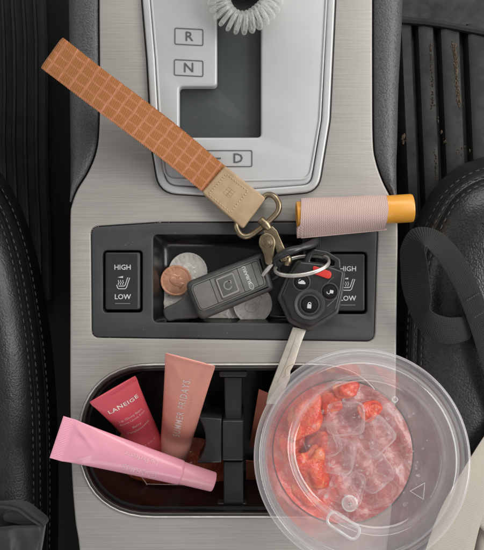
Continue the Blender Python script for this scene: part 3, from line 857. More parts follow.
# ---------------------------------------------------------------- car key
kz = 12.0
ck = thing('car_key', 'black car key with red panic button and bare metal blade', 'car key', P(309, 300, 0))
face = [(299.5, 261, 3), (322, 263.5, 3), (344.5, 271, 4), (341.5, 292, 6), (337, 311, 5), (311, 327.5, 4), (291.5, 319, 5), (281.3, 296, 4), (290, 275, 6)]
mb = MB(); fl_ = mm(rpoly(face, 5), kz); bs = mm(rpoly([(x-1.2, y+1.6, r) for x, y, r in face], 5), 6)
plate(offset(ccw(dedupe(bs)), -1.4), [], 8.4, .8, 1.6, 4, True, mb=mb); build('key_shell', mb, M['fob'], ck)
build('key_face', plate(fl_, [], kz, 7.5, 1.5, 4), M['keyface'], ck)
lp = mm(rpoly([(303, 264, 3), (306, 254.5, 3), (313, 248.5, 4), (327, 251, 5), (340.5, 259, 4), (341, 270, 3)], 5), 9)
lh = mm(rpoly([(309.5, 262, 2), (313, 254.5, 3), (326, 256.5, 3), (334.5, 261.5, 2), (334, 266, 2)], 5), 9)
build('key_loop', plate(lp, [lh], 10, 4, 1.0, 3), M['keyface'], ck)
KF = lambda x, y, h: P(x, y, kz)+Vector((0, 0, h))
def btn(x, y, r, name='key_button'):
    rr = r*.6*(1-kz/CAM)
    q = P(x, y, kz)
    o = build(name, lathe([(rr+.7, -.2), (rr+.6, .35), (rr+.1, .3), (rr, -.1), (rr-.1, .8), (rr-.7, 1.3), (rr*.5, 1.25), (0, 1.15)], 40, q), M['blackgloss'], ck, angle=30)
    build('button_ring', lathe([(rr+1.5, -.2), (rr+1.4, .3), (rr+.8, .38), (rr+.6, -.1)], 40, q), M['fob'], ck, angle=30)
    return o
b1 = btn(301.6, 282, 6.6); b2 = btn(329.6, 291.6, 6.6)
q = P(309.5, 304.5, kz); big = lathe([(9.2, -.2), (8.9, .45), (8.3, .5), (7.2, 0), (6.6, -.1), (6.3, -.1)], 56, q)
build('button_ring', big, M['fob'], ck, angle=30)
b3 = btn(309.5, 304.5, 7.6)
def KB(cx, cy): return lambda x, y, h: P(cx+x, cy+y, kz)+Vector((0, 0, 1.32+h))
def fillpoly(pts, fn, mbx, h=.05):
    b = len(mbx.v); mbx.v += [Vector(fn(x, y, h)) for x, y in pts]; mbx.f.append(list(range(b, b+len(pts)))[::-1])
g = MB(); f = KB(309.3, 305.3)
fillpoly([(p.x, p.y) for p in rpoly([(-2, -1.4, .6), (2, -1.0, .6), (1.6, 3.2, .6), (-2.4, 2.8, .6)], 3)], f, g); stroke([(p.x+.1, p.y) for p in arc(0, -1.4, 1.5, 180, 360, 10)], .75, f, .05, g)
build('lock_mark', g, M['ink'], b3)
g = MB(); f = KB(329.8, 291.4)
fillpoly([(p.x+1.6, p.y+.2) for p in rpoly([(-1.6, -1.8, .6), (2.0, -1.2, .6), (1.4, 2.0, .6), (-2.0, 1.4, .6)], 3)], f, g); stroke([(.2, 1.4), (-1.2, 2.6), (-2.8, 1.8), (-3.2, .2)], .75, f, .05, g)
build('unlock_mark', g, M['ink'], b2)
g = MB(); f = KB(301.6, 282.4)
fillpoly([(-3.6, .6), (-3.4, -.6), (-1.6, -1.0), (-.2, -2.2), (2.0, -1.8), (3.0, -.2), (3.8, .4), (3.4, 1.8), (-2.8, 1.4)], f, g)
stroke([(-3.2, -1.4), (-2.4, -3.0), (-1.0, -3.2)], .5, f, .05, g); build('trunk_mark', g, M['ink'], b1)
pn = MB(); a = math.radians(20); pc = Vector((321, 272.2))
pts = [pc+Vector((x*math.cos(a)-y*math.sin(a), x*math.sin(a)+y*math.cos(a))) for x, y in [(p.x, p.y) for p in rpoly([(-11, -3.6, 2.5), (10.5, -4, 4), (11, 4, 4), (-6, 4.2, 2)], 5)]]
build('panic_button', plate(mm(pts, kz), [], kz+1.0, kz-.5, .5, 3), M['red'], ck)
sc_ = MB(); stroke([(322, 288), (333.5, 277)], .25, KF, .03, sc_); stroke([(327, 306.5), (337, 297.5)], .35, KF, .03, sc_)
build('scuff_mark', sc_, M['fobline'], ck)
bl = MB(); b0 = [(293, 327), (306.5, 329.5), (300, 346), (294.5, 364), (290.5, 371), (290, 378), (284, 392), (276, 404), (266, 404), (268.5, 392), (276, 372), (284.5, 350)]
plate(mm([Vector(p) for p in b0], 5), [], 5.2, 2.8, .35, 2, True, mb=bl)
kb = build('key_blade', bl, M['blade'], ck)
gv = MB(); stroke([(298.5, 331), (292, 350), (285, 369), (278, 384), (272.5, 396)], 1.6, lambda x, y, h: P(x, y, 5.2)+Vector((0, 0, h)), .12, gv)
cut = [(293.5, 364), (288, 366.5), (285.5, 370), (285, 376), (280.5, 379)]
stroke(cut, .7, lambda x, y, h: P(x, y, 5.2)+Vector((0, 0, h)), .05, gv)
build('blade_groove', gv, M['blade'], kb)
gv = MB(); stroke([(297, 333), (290.6, 351), (284, 368), (277, 383)], .35, lambda x, y, h: P(x, y, 5.2)+Vector((0, 0, h)), .05, gv); stroke(cut, .3, lambda x, y, h: P(x, y, 5.2)+Vector((0, 0, h+.06)), .05, gv); build('milled_edge', gv, M['tanedge'], kb)

# ---------------------------------------------------------------- split key ring
kr = MB(); c0 = P(302, 265.5, 13); pts = []
ta = math.radians(10); NN = 110
for i in range(NN):
    t = i/(NN-1)*4*PI+.6; r = 16.0; x = r*math.cos(t); yy = r*math.sin(t)
    dz = yy*math.sin(math.radians(70)); dy = yy*math.cos(math.radians(70))
    off = (i/(NN-1)-.5)*1.5
    X = x*math.cos(ta)-(dy+off)*math.sin(ta); Y = x*math.sin(ta)+(dy+off)*math.cos(ta)
    # lower front half pushed down to photo's curve
    pts.append(c0+Vector((X, Y, -dz*.62+off*.4)))
tube(pts, .85, 8, mb=kr)
tag(build('key_ring', kr, M['steel'], None, P(302, 266, 2), angle=60), 'steel split ring joining the brass clasp to the car key', 'key ring')

# ---------------------------------------------------------------- wristlet strap
ws = thing('wristlet_strap', 'orange and pink plaid wrist strap with tan leather tab and brass clasp', 'wrist strap', P(215, 180, 2))
A2 = Vector((216.5, 181)); B2 = Vector((54.5, 54.5))
def zt_(t): return 5.5+36*(t**1.15)
def sx_(t): return A2+(B2-A2)*t
cent = []; wv = []
K = 40; wdir = None
top = []; bot = []
for i in range(K+1):
    t = i/K; p = sx_(t); z = zt_(t)+3*math.sin(PI*t); top.append(P(p.x+.5*math.sin(PI*t), p.y-.5*math.sin(PI*t)-.6*math.sin(2*PI*t), z))
dirn = (top[-1]-top[0]).normalized()
wd = Vector((0, 0, 1)).cross(dirn).normalized()
fold = []
e = top[-1]; rr = 4.5
for k in range(1, 12):
    a = PI*k/12; fold.append(e+dirn*(rr*.55*math.sin(a))+Vector((0, 0, -rr*(1-math.cos(a)))))
for i in range(K, -1, -1):
    t = i/K; q = top[i].copy(); zb = q.z-(2*rr)*min(1, .25+1.3*t)-2.5*math.sin(PI*t); bot.append(Vector((q.x, q.y, max(1.6, zb))))
path = top+fold+bot
cent = path; wv = [wd*10.2+Vector((0, 0, 1.1*math.sin(i*.13))) for i, _ in enumerate(path)]
# lower layer drifts a little sideways so its edge shows beyond the top one
cent = [c+(wd*(-1.6*math.sin(PI*min(1, (i-K-11)/K))) if i > K+11 else Vector((0, 0, 0))) for i, c in enumerate(path)]
build('strap_webbing', ribbon(cent, wv, 1.3, nw=10), M['plaid'], ws, angle=50)
tabc = [(225, 165.5, 3), (266, 198, 3), (243, 229, 3), (201.5, 192.5, 3)]
tb = MB(); plate(mm(rpoly(tabc, 4), 9), [], 8.8, 1.5, 1.3, 4, True, mb=tb)
# slight pillow towards the folded end
tab = build('leather_tab', tb, M['tan'], ws, angle=50)
se = MB(); FT = lambda x, y, h: P(x, y, 8.8)+Vector((0, 0, h))
q4 = [Vector((226.5, 174)), Vector((248, 191)), Vector((230.5, 212.5)), Vector((209, 194))]
stt = MB()
for i in range(4):
    a, b = q4[i], q4[(i+1) % 4]; nS = 9
    for k in range(nS):
        s0 = a+(b-a)*((k+.2)/nS); s1 = a+(b-a)*((k+.75)/nS); m_ = (s0+s1)/2
        tube([FT(s0.x, s0.y, -.1), FT(m_.x, m_.y, .22), FT(s1.x, s1.y, -.1)], [.22, .4, .22], 6, mb=stt)
build('stitching', stt, M['threadtan'], tab)
em = MB(); c = Vector((229, 192.5)); au = (q4[1]-q4[0]).normalized(); av = (q4[3]-q4[0]).normalized()
def loc(x, y): p = c+au*x+av*y; return (p.x, p.y)
stroke([loc(-4, -4), loc(4, -4), loc(4, 4), loc(-4, 4)], .5, FT, .04, em, True)
stroke([loc(-4, -1), loc(4, -1)], .4, FT, .04, em); stroke([loc(0, -4), loc(0, 4)], .4, FT, .04, em); stroke([loc(-2, 2), loc(3, 2)], .4, FT, .04, em)
build('embossed_emblem', em, M['tanedge'], tab)
# brass D ring + swivel hook
dr = catmull([P(*p) for p in [(262, 199, 5), (268, 194.5, 7), (275, 197, 9), (279, 205, 10), (277, 213, 10), (268, 222, 10), (256, 232, 9), (247, 236.5, 9), (240.5, 234.5, 8), (236.5, 227, 7), (238.5, 219.5, 5)]], 8)
build('brass_ring', tube(dr, 1.75, 12), M['brass'], ws, angle=60)
hk = MB()
a = P(260, 219, 10.5); b = P(267.5, 226.5, 10.5); tube([a, a+(b-a)*.1, a+(b-a)*.5, b-(b-a)*.1, b], [1.9, 2.7, 2.5, 2.8, 2.2], 14, mb=hk)
a2 = P(259, 220.5, 10.5)
tube([P(264, 222.5, 11), P(266, 225, 11), P(269, 228.5, 10.5)], [2.6, 2.9, 2.2], 12, mb=hk)
build('swivel_barrel', hk, M['brass'], ws, angle=60)
hb = MB()
plate(mm([Vector(p) for p in [(263, 231), (272.5, 226), (277, 230.5), (285.5, 250), (287, 261), (281, 262), (276.5, 252), (271, 236.5), (266, 238)]], 11), [], 12, 9.2, .6, 3, True, mb=hb)
build('hook_body', hb, M['brass'], ws)
hl_ = MB()
plate(mm(catmull([(258.8, 244), (260.3, 236.5), (266, 233), (272.5, 235.5), (275.5, 242), (274.5, 249), (273.5, 257), (271.5, 264), (266, 264), (264, 256), (262, 250.5)], 4, True), 13), [], 14, 11.6, .7, 3, True, mb=hl_)
th_ = build('hook_lever', hl_, M['brass'], ws)
build('rivet', lathe([(3.2, -.3), (3.1, .4), (2.5, .9), (1.6, 1.0), (1.5, 1.5), (.9, 2.0), (0, 2.15)], 28, P(267.2, 243, 14)), M['brass'], th_, angle=30)
lk = MB(); lathe([(0, -3.5), (2.0, -2.6), (2.7, -.5), (2.5, 2), (1.4, 3.4), (0, 3.8)], 20, P(287.5, 261, 8), (.1, 1, .1), lk)
build('hook_tip', lk, M['brass'], ws)
pk = MB(); tube([P(262.5, 275.5, 4), P(267, 270, 6), P(272.5, 263.5, 8)], [1.1, 1.5, 1.2], 8, mb=pk)
build('hook_link', pk, M['steel'], ws)

# black leather / rubber loop of the balm sleeve and the sleeve
sl_ = thing('balm_sleeve', 'pink ribbed knit lip balm sleeve with a black hanging loop', 'lip balm holder', P(342, 218, 0))
zc = 9.2
def ell(t, x, grow=0.0):
    a = t; ry = 9.5+grow; rz = 8.9+grow
    return Vector((0, ry*math.cos(a), rz*math.sin(a)))
sv = MB(); NL = 26; NS = 48
e0 = P(300, 215.4, zc); e1 = P(386, 211.5, zc); ax = (e1-e0).normalized(); sd = Vector((0, 0, 1)).cross(ax).normalized()
rows = []
def ring(i, r, end=0.0):
    t = i/NL; base = len(sv.v); c = e0+(e1-e0)*t
    for k in range(NS):
        a = 2*PI*k/NS; ca, sa = math.cos(a), math.sin(a)
        w = 10.0+r; hgt = 8.8+r
        y = w*ca; z = hgt*sa
        # hem: the two edges pinch together at the lower side in the photo
        pinch = max(0, -ca)**5*(3.4-2.6*t)
        y -= pinch; z *= (1-.55*max(0, -ca)**6)
        z = max(z, -8.9)
        bulge = .35*math.sin(t*PI*3+a*2)
        cc = c+sd*(y+bulge*.4)+Vector((0, 0, z+bulge*.3))
        if i == 0: cc += ax*(.9*ca+(-1.5 if ca < -.7 else 0))
        if i == NL: cc += ax*(1.8*ca*ca*0-1.6*max(0, -ca))
        sv.v.append(cc); sv.uv[len(sv.v)-1] = (t*(e1-e0).length, a*9.5)
    return base
o_r = [ring(i, 0) for i in range(NL+1)]; i_r = [ring(i, -1.2) for i in range(NL+1)]
def band(a, b, flip=False):
    for k in range(NS):
        k2 = (k+1) % NS; q = [a+k, b+k, b+k2, a+k2]; sv.f.append(q[::-1] if flip else q)
for i in range(NL): band(o_r[i], o_r[i+1], True); band(i_r[i], i_r[i+1])
band(o_r[0], i_r[0]); band(o_r[-1], i_r[-1], True)
build('knit_sleeve', sv, M['knit'], sl_, angle=60)
hm = MB(); tube([e0+(e1-e0)*(k/12)-sd*13.1+sd*(2.5*k/12)+Vector((0, 0, .2)) for k in range(13)], .55, 6, mb=hm)
build('hem', hm, M['knit'], sl_)
lo_ = catmull([P(*p) for p in [(314, 232, 5), (315, 240, 7), (311, 244.5, 11), (303, 247, 15), (295, 249.5, 17), (286, 252.5, 17.5), (278.5, 256.5, 16), (275, 261, 12), (279, 263.5, 8)]], 7)
nn_ = len(lo_); rad = [1.9+.9*abs(math.sin(2.5*PI*i/(nn_-1))) for i in range(nn_)]
build('hanging_loop', tube(lo_, rad, 14, flat=.8), M['black'], sl_, angle=60)
el2 = catmull([P(*p) for p in [(303, 240.5, 5), (312, 241.5, 7), (320, 241.5, 7)]], 6)
build('elastic_tab', ribbon(el2, [Vector((0, 3.4, 0))]*len(el2), 2.0, nw=4), M['elastic'], sl_)
bt_ = thing('lip_balm_tube', 'amber yellow lip balm tube pushed through the pink sleeve', 'lip balm', P(390, 210, 0))
a0 = P(296.5, 215.3, 9.2); a1 = P(413, 208.0, 9.2); aL = (a1-a0).length
build('balm_body', lathe([(6.4, 8), (6.4, .6), (7.0, 0), (7.9, .3), (8.1, 1.2), (8.1, aL*.8)], 48, a0, a1-a0), M['amber'], bt_, angle=40)
build('balm_cap', lathe([(8.0, aL*.74), (8.3, aL*.742), (8.35, aL-1.2), (8.0, aL-.4), (7.2, aL-.1), (0, aL-.0)], 48, a0, a1-a0), M['amber'], bt_, angle=40)
build('balm_base', lathe([(0, 3.5), (6.45, 3.5), (6.5, 1.5)], 40, a0, a1-a0), M['gap'], bt_)

# ---------------------------------------------------------------- coil hair tie
ht = MB(); pts = []; NC = 28; SN = 16; cc = P(244.5, -5.5, 9)
for i in range(NC*SN):
    t = i/(NC*SN)*2*PI; ph = t*NC
    wob = 1+.04*math.sin(3*t+1)
    R = 16.2*wob; r1 = 5.9; rz_ = 5.2
    rad = R+r1*math.cos(ph)
    pts.append(cc+Vector((rad*math.cos(t), rad*math.sin(t), rz_*math.sin(ph)+.3*math.sin(5*t))))
tube(pts, 1.4, 8, closed=True, mb=ht)
tag(build('coil_hair_tie', ht, M['coil'], None, cc-Vector((0, 0, 6)), angle=80), 'clear plastic coil hair tie looped around the gear lever', 'hair tie')

# ---------------------------------------------------------------- squeeze tubes
def squeeze(name, label, A, B, wdir_px, w, r, mats, crimp=6, capfrac=.2, capr=None, cap_taper=.96, cat='lip balm', shoulder=.0, sagt=1.0, creases=()):
    t = thing(name, label, cat, B)
    A = Vector(A); B = Vector(B); ax = (B-A); Ln = ax.length; ax.normalize()
    W = Vector((wdir_px[0], -wdir_px[1], 0)); W = (W-ax*W.dot(ax)).normalized(); T = W.cross(ax).normalized()
    if T.z < 0: T = -T
    body_end = Ln*(1-capfrac)
    def dims(s):
        u = max(0, min(1, (s-crimp)/(body_end-crimp)))
        e_ = u**.85
        a = w/2+(r-w/2)*e_
        b = .7+(r-.7)*math.sin(min(1, u*1.05)*PI/2)**.9
        if s <= crimp: a = w/2; b = .55
        return a, b*sagt+(1-sagt)*min(b, r*.8)
    def dent(s, v):
        d = 0.0
        for (sa_, va, sb, vb, dep, wid) in creases:
            p = Vector((s, v)); a_ = Vector((sa_, va)); b_ = Vector((sb, vb)); L_ = (b_-a_).length
            k = max(0, min(1, (p-a_).dot(b_-a_)/L_**2)); q_ = (p-(a_+(b_-a_)*k)); fade = math.sin(PI*min(1, max(0, k*.9+.05)))
            dist = q_.length; d += dep*fade*math.exp(-(dist/wid)**2)
        return d
    def surf(s, v, h=.22):
        a, b = dims(s); x = max(-.97, min(.97, v/a))
        return A+ax*s+W*v+T*(b*math.sqrt(1-x*x)+h+dent(s, v))
    mb = MB(); SG = 64; NR = 60
    rows = []
    ss = [0, .3, 1.4, 2.8, 4.2, crimp-.3, crimp]+[crimp+(body_end-crimp)*((k+1)/NR) for k in range(NR)]
    for s in ss:
        a, b = dims(s); base = len(mb.v)
        if s == 0: b *= .6
        for k in range(SG):
            an = 2*PI*k/SG; ca, sa = math.cos(an), math.sin(an)
            ex = 1.0
            mb.v.append(A+ax*s+W*(a*ca)+T*(b*sa+(dent(s, a*ca)*min(1, sa*3) if sa > 0 else 0)))
            mb.uv[len(mb.v)-1] = (s, a*ca)
        rows.append(base)
    for i in range(len(rows)-1):
        for k in range(SG):
            k2 = (k+1) % SG; mb.f.append([rows[i]+k, rows[i]+k2, rows[i+1]+k2, rows[i+1]+k])
    mb.f.append([rows[0]+k for k in range(SG)][::-1])
    # shoulder
    a, b = dims(body_end)
    base = len(mb.v)
    for k in range(SG):
        an = 2*PI*k/SG; mb.v.append(A+ax*(body_end+.8)+W*(a*.88*math.cos(an))+T*(b*.88*math.sin(an)))
    for k in range(SG):
        k2 = (k+1) % SG; mb.f.append([rows[-1]+k, rows[-1]+k2, base+k2, base+k])
    mb.f.append([base+k for k in range(SG)])
    build('tube_body', mb, mats[0], t, angle=50)
    cr = MB(); nb2 = int(w/1.0)
    for side in (1, -1):
        for k in range(nb2):
            v = -w/2+.8+(w-1.6)*k/(nb2-1); zt = .55*math.sqrt(max(0, 1-(v/(w/2))**2))*side
            tube([A+ax*.7+W*v+T*(zt-.06), A+ax*(crimp-1.0)+W*v+T*(zt-.06)], .16, 5, mb=cr)
    build('crimp_seal', cr, mats[0], t)
    capr = capr or r*1.02; cl = Ln-body_end
    cp = lathe([(capr*.9, .0), (capr, .25), (capr*cap_taper, cl-.9), (capr*cap_taper-.3, cl-.3), (capr*cap_taper-1.2, cl), (0, cl)], 44, A+ax*(body_end+.3), ax)
    build('cap', cp, mats[1], t, angle=40)
    return t, surf, Ln
def tube_text(surf, t, items, mat, name='lettering', flip=1):
    tm = MB()
    for (s_, size, s0, v0, mode, sx, bold, sp) in items:
        vs, fs = text2d(s_, size, sx, bold, sp)
        for_b = len(tm.v)
        for x, y in vs:
            if mode == 'across': tm.v.append(surf(s0-y, v0+x))      # reads across the width, top towards crimp
            elif mode == 'along': tm.v.append(surf(s0-x, v0-y))     # reads from cap to crimp
            elif mode == 'along2': tm.v.append(surf(s0+x, v0-y))
            elif mode == 'back': tm.v.append(surf(s0-x, v0-y))
            elif mode == 'back2': tm.v.append(surf(s0+x, v0+y))
        for f in fs: tm.f.append([for_b+i for i in f])
    build(name, tm, mat, t)
# raspberry
t1, s1, L1 = squeeze('squeeze_tube', 'small raspberry red squeeze tube standing tilted at the left of the cup holder', P(112.5, 389, 24), P(159, 457, -52), (43, -31), 29.5, 8.0,
    (M['tubered'], M['capred']), 4.2, .16, creases=((6, -8, 20, 2, -.6, 1.8), (7, 9, 18, 5, .4, 1.5), (30, 8, 50, 4, -.4, 2.5)))
tube_text(s1, t1, [('LANEIGE', 4.7, 16, 0.3, 'across', .98, .02, 1.12)], M['inksoft'])
for st_, sz, ps in (('Lip Glowy Balm', 2.7, 28), ('Baume Lèvres Éclat', 2.4, 31.5), ('Berry', 2.9, 38), ('Pamplemousse', 2.8, 42), ('10 g · 0.35 oz', 2.1, 60)):
    tube_text(s1, t1, [(st_, sz, ps, .3, 'across', .9, .01, 1)], M['inkfaintred'], 'small_lettering')
# peach
t2, s2, L2 = squeeze('squeeze_tube', 'tall peach coloured squeeze tube standing crimp end up in the cup holder', P(190.3, 359.5, 34), P(171.5, 468, -56), (51, 15), 28.8, 9.0,
    (M['tubepeach'], M['capwhite']), 3.2, .1, creases=((5, 8, 24, 4, -.55, 2.2), (6, -9, 18, -3, .5, 1.8), (46, -7, 66, -4, -.5, 2.5)))
tube_text(s2, t2, [('SUMMER FRIDAYS.', 5.9, 42, 0.6, 'along', .95, .015, 1.25)], M['inksoft'])
tube_text(s2, t2, [('LIP BUTTER BALM', 2.3, 37, 5.2, 'along', .9, 0, 1.2)], M['inkfaint'], 'small_lettering')
tube_text(s2, t2, [('VANILLA · 15 g', 2.4, 76, 0, 'across', 1, 0, 1.1)], M['inkfaint'], 'small_lettering')
# pink
t3, s3, L3 = squeeze('squeeze_tube', 'pink squeeze tube lying across the cup holder rim over the other tubes', P(56.5, 437, 17), P(213.5, 482, 1), (17.5, -43), 25.6, 7.3,
    (M['tubepink'], M['cappink']), 7.4, .215, 6.7, .88, creases=((8, 10, 24, -1, .8, 1.3), (24, -1, 14, -10, .6, 1.4), (9, 2, 20, 5, -.7, 2.5), (26, 6, 46, 3, -.35, 2.5), (60, -5, 80, -4, -.3, 2.5)))
tube_text(s3, t3, [('Lip Perfector', 3.9, 50, 3.4, 'back', 1.0, .005, 1.0), ('CLARINS', 5.6, 51.5, -4.2, 'back', .95, .0, 1.0)], M['inkpinksoft'])

# ---------------------------------------------------------------- wrappers down in the cup holder
def packet(name, label, cx, cy, z, sx, sy, ang, mat, cat, shade=1, zh=9):
    q = P(cx, cy, z); t = thing(name, label, cat, q-Vector((0, 0, 2)))
    mb = MB(); n_ = 22; rnd = random.Random(cx)
    ph = [rnd.uniform(0, 6) for _ in range(6)]
    for side in (1, -1):
        base = len(mb.v)
        for j in range(n_+1):
            for i in range(n_+1):
                u = i/n_*2-1; v = j/n_*2-1
                puff = (1-u**4)*(1-v**4)
                h = zh*puff*(.6+.25*math.sin(3*u+ph[0]+2*v)+.22*math.sin(6*v+ph[1]-2*u)) + (abs(math.sin(4*u+3*v+ph[2]))-.5)*2.2*puff
                x = u*sx*(1+.03*math.sin(5*v+ph[3])); y = v*sy*(1+.04*math.sin(6*u+ph[4]))
                c, s = math.cos(ang), math.sin(ang)
                mb.v.append(q+Vector((x*c-y*s, x*s+y*c, (h if side > 0 else -.8) + .2)))
        for j in range(n_):
            for i in range(n_):
                a = base+j*(n_+1)+i; f = [a, a+1, a+n_+2, a+n_+1]; mb.f.append(f if side > 0 else f[::-1])
    build('wrapper', mb, mat, t, angle=30)
    return t, q
tpk, q = packet('snack_packet', 'crumpled orange red packet at the bottom of the cup holder under the pink tube', 172, 468, -58, 36, 21, -.1, M['packet'], 'packet', zh=12)
wm = MB()
tube([P(137, 471, -44), P(146, 483, -44), P(147, 485, -44)], .35, 5, mb=wm); tube([P(147, 484, -44), P(165, 484.5, -43), P(186, 485, -44)], .3, 5, mb=wm)
build('seal_line', wm, M['inkfaint'], tpk)
cd = thing('folded_carton', 'red brown folded carton standing behind the drink cup in the right holder', 'carton', P(262, 430, -71))
mb = MB()
def quadslab(pts, th, mbx):
    n3 = (Vector(pts[1])-Vector(pts[0])).cross(Vector(pts[3])-Vector(pts[0])).normalized()*th
    b = len(mbx.v); mbx.v += [Vector(p) for p in pts]+[Vector(p)-n3 for p in pts]
    for f in ([0, 1, 2, 3], [7, 6, 5, 4], [0, 4, 5, 1], [1, 5, 6, 2], [2, 6, 7, 3], [3, 7, 4, 0]): mbx.f.append([b+i for i in f])
quadslab([P(259, 389, -24), P(275, 396, -24), P(266, 452, -60), P(249.5, 446, -58)], .6, mb)
quadslab([P(275.3, 396, -24), P(300, 392, -40), P(292, 450, -66), P(266.3, 452, -60)], .6, mb)
quadslab([P(246, 460, -50), P(272, 463, -52), P(271, 490, -66), P(246, 488, -66)], .6, mb)
build('carton_panel', mb, M['card'], cd, angle=20)

# ---------------------------------------------------------------- iced drink
tc_ = P(363, 457, 122); bc_ = P(322, 445, -68)
axc = (tc_-bc_).normalized(); H = (tc_-bc_).length
cup = thing('drink_cup', 'clear plastic cup with a frosted flat lid standing in the right cup holder', 'cup', bc_)
def rcup(z): return 27.5+(46.2-27.5)*(z/H)
outp = [(0, 0), (25.5, 0), (27.5, 1.5)]+[(rcup(z), z) for z in [10, 30, 50, 70, 90, 110, 130, 150, 170, H-9]]+[(46.8, H-7), (46.8, H-3)]
inp = [(r-.8 if r > 1 else 0, max(z, .8)) for r, z in outp][::-1]
build('cup_wall', lathe(outp+inp, 96, bc_, axc), M['cupwall'], cup, angle=50)
# lid, local z up from rim plane
def rec(a, r, z):
    # recess ring radius flattened on the sip side
    if r > 37.2: return r
    k = max(0, math.cos(a-math.radians(232)))**3
    return r-(4.2*k)*min(1, r/30)
off = Vector((2.2, .6, 0))
lp_ = [(47.4, -7), (48.4, -6.6), (49.3, -4.5), (49.5, -2.2), (49.0, -.7), (47.9, 0), (46.8, -.3), (46.1, -1.4), (45.6, -3.2), (44.9, -3.6), (44.3, -2.9), (43.6, -.9), (42.6, -.2), (40.6, .0), (39.4, -.4), (38.4, -.2), (37.0, -.3), (36.0, -1.0), (35.2, -3.4), (34.6, -4.4), (33.4, -4.9), (31, -5.0), (22, -4.8), (11, -4.6), (0, -4.55)]
lp2 = [(max(0, r-.0), z-.7) for r, z in lp_][::-1]
M3 = Vector((0, 0, 1)).rotation_difference(axc).to_matrix()
lidm = MB(); lathe(lp_[:17]+[(36.6, -.5)], 128, tc_, axc, lidm, rec)
def shifted(prof, mbx):
    b = len(mbx.v); lathe(prof, 128, tc_, axc, mbx, rec)
    for p in mbx.v[b:]:
        lp3 = M3.inverted()@(p-tc_); r = lp3.xy.length; k = max(0, min(1, (39-r)/3.5)); p += (M3@off)*k
lidm = MB(); shifted(lp_[:21], lidm)
lid = build('lid', lidm, M['lid'], cup, angle=60)
lw_ = MB(); shifted(lp_[20:], lw_); build('lid_window', lw_, M['lidwin'], lid, angle=60)
und = MB(); shifted([(r, z-.75) for r, z in lp_[20:]][::-1], und)
build('lid_condensation', und, M['lidfog'], lid, angle=60)
def LD(dx, dy, h):   # photo px offset from lid centre -> lid surface
    k = .6*(1-122/CAM); return tc_+M3@Vector((dx*k, -dy*k, h))
eb = MB()
so_ = [(x, y) for x, y in [(p.x, p.y) for p in rpoly([(-17, -7, 7), (17, -7, 7), (17, 7, 7), (-17, 7, 7)], 6)]]
a = math.radians(33); so_ = [(-21+x*math.cos(a)-y*math.sin(a), 66+x*math.sin(a)+y*math.cos(a)) for x, y in so_]
tube([LD(x, y, .1) for x, y in so_], .7, 8, closed=True, mb=eb)
build('sip_hole_rim', eb, M['emboss'], lid)
eb = MB()
lathe([(3.6, -.2), (3.4, .5), (2.7, .9), (0, 1.0)], 28, LD(-13, 46, -4.7), axc, eb); build('press_button', eb, M['emboss'], lid); eb = MB()
tube([LD(-13+7.6*math.cos(k*PI/12), 46+7.6*math.sin(k*PI/12), -4.6) for k in range(24)], .35, 6, closed=True, mb=eb); build('button_ring', eb, M['emboss'], lid); eb = MB()
tube([LD(35+2.6*math.cos(k*PI/6), -57+2.6*math.sin(k*PI/6), -3.6) for k in range(12)], .4, 6, closed=True, mb=eb); build('vent_hole', eb, M['emboss'], lid); eb = MB()
tube([LD(x, y, -4.7) for x, y in [(48, 34), (63, 26), (61, 42)]], .35, 6, closed=True, mb=eb)
build('recycling_triangle', eb, M['emboss'], lid)
ic2 = MB(); tube([LD(-15, 46, -3.5), LD(-11, 46, -3.5)], .25, 5, mb=ic2); tube([LD(-13, 44, -3.5), LD(-13, 48, -3.5)], .25, 5, mb=ic2)
build('button_cross', ic2, M['fobline'], lid)
# droplets on the underside of the lid
dp = MB(); rr_ = random.Random(5)
for k in range(110):
    a = rr_.uniform(0, 2*PI); r = 30*math.sqrt(rr_.random()); s = rr_.choice([.35, .4, .5, .6, .8, 1.1])
    c = tc_+M3@(Vector((r*math.cos(a), r*math.sin(a), -5.5))+off)
    lathe([(0, -.7*s), (.7*s, -.4*s), (s, 0)], 10, c, axc, dp)
build('water_droplets', dp, M['bubble'], lid, angle=60)['kind'] = 'stuff'
# the drink
ls = 118.0
dk = MB(); pr_ = [(0, 1.2), (25, 1.2), (26.6, 3)]+[(rcup(z)-1.2, z) for z in (20, 50, 80, 100, ls-2)]
lathe(pr_, 80, bc_, axc, dk)
b = len(dk.v); rings_ = 26; Mx = M3; surf_pts = []
def hsurf(x, y):
    return 1.6*math.sin(x*.16+1)*math.cos(y*.19)+1.1*math.sin(x*.37+y*.22)+.6*math.sin(y*.5-x*.3+2)
for i in range(rings_+1):
    r = (rcup(ls)-1.2)*(1-i/rings_)
    for k in range(80):
        a = 2*PI*k/80; x, y = r*math.cos(a), r*math.sin(a); dk.v.append(bc_+Mx@Vector((x, y, ls+hsurf(x, y)*(min(1, i/3)))))
for i in range(rings_):
    for k in range(80):
        k2 = (k+1) % 80; a0_ = b+i*80; dk.f.append([a0_+k, a0_+k2, a0_+80+k2, a0_+80+k])
tag(build('iced_drink', dk, M['liquid'], None, bc_+Vector((0, 0, 1)), angle=60), 'pink foamy strawberry drink filling the clear cup', 'drink')
def DP(px_, py_, h):
    z = bc_.z+axc.z*(ls+h); q = P(px_, py_, z); return q
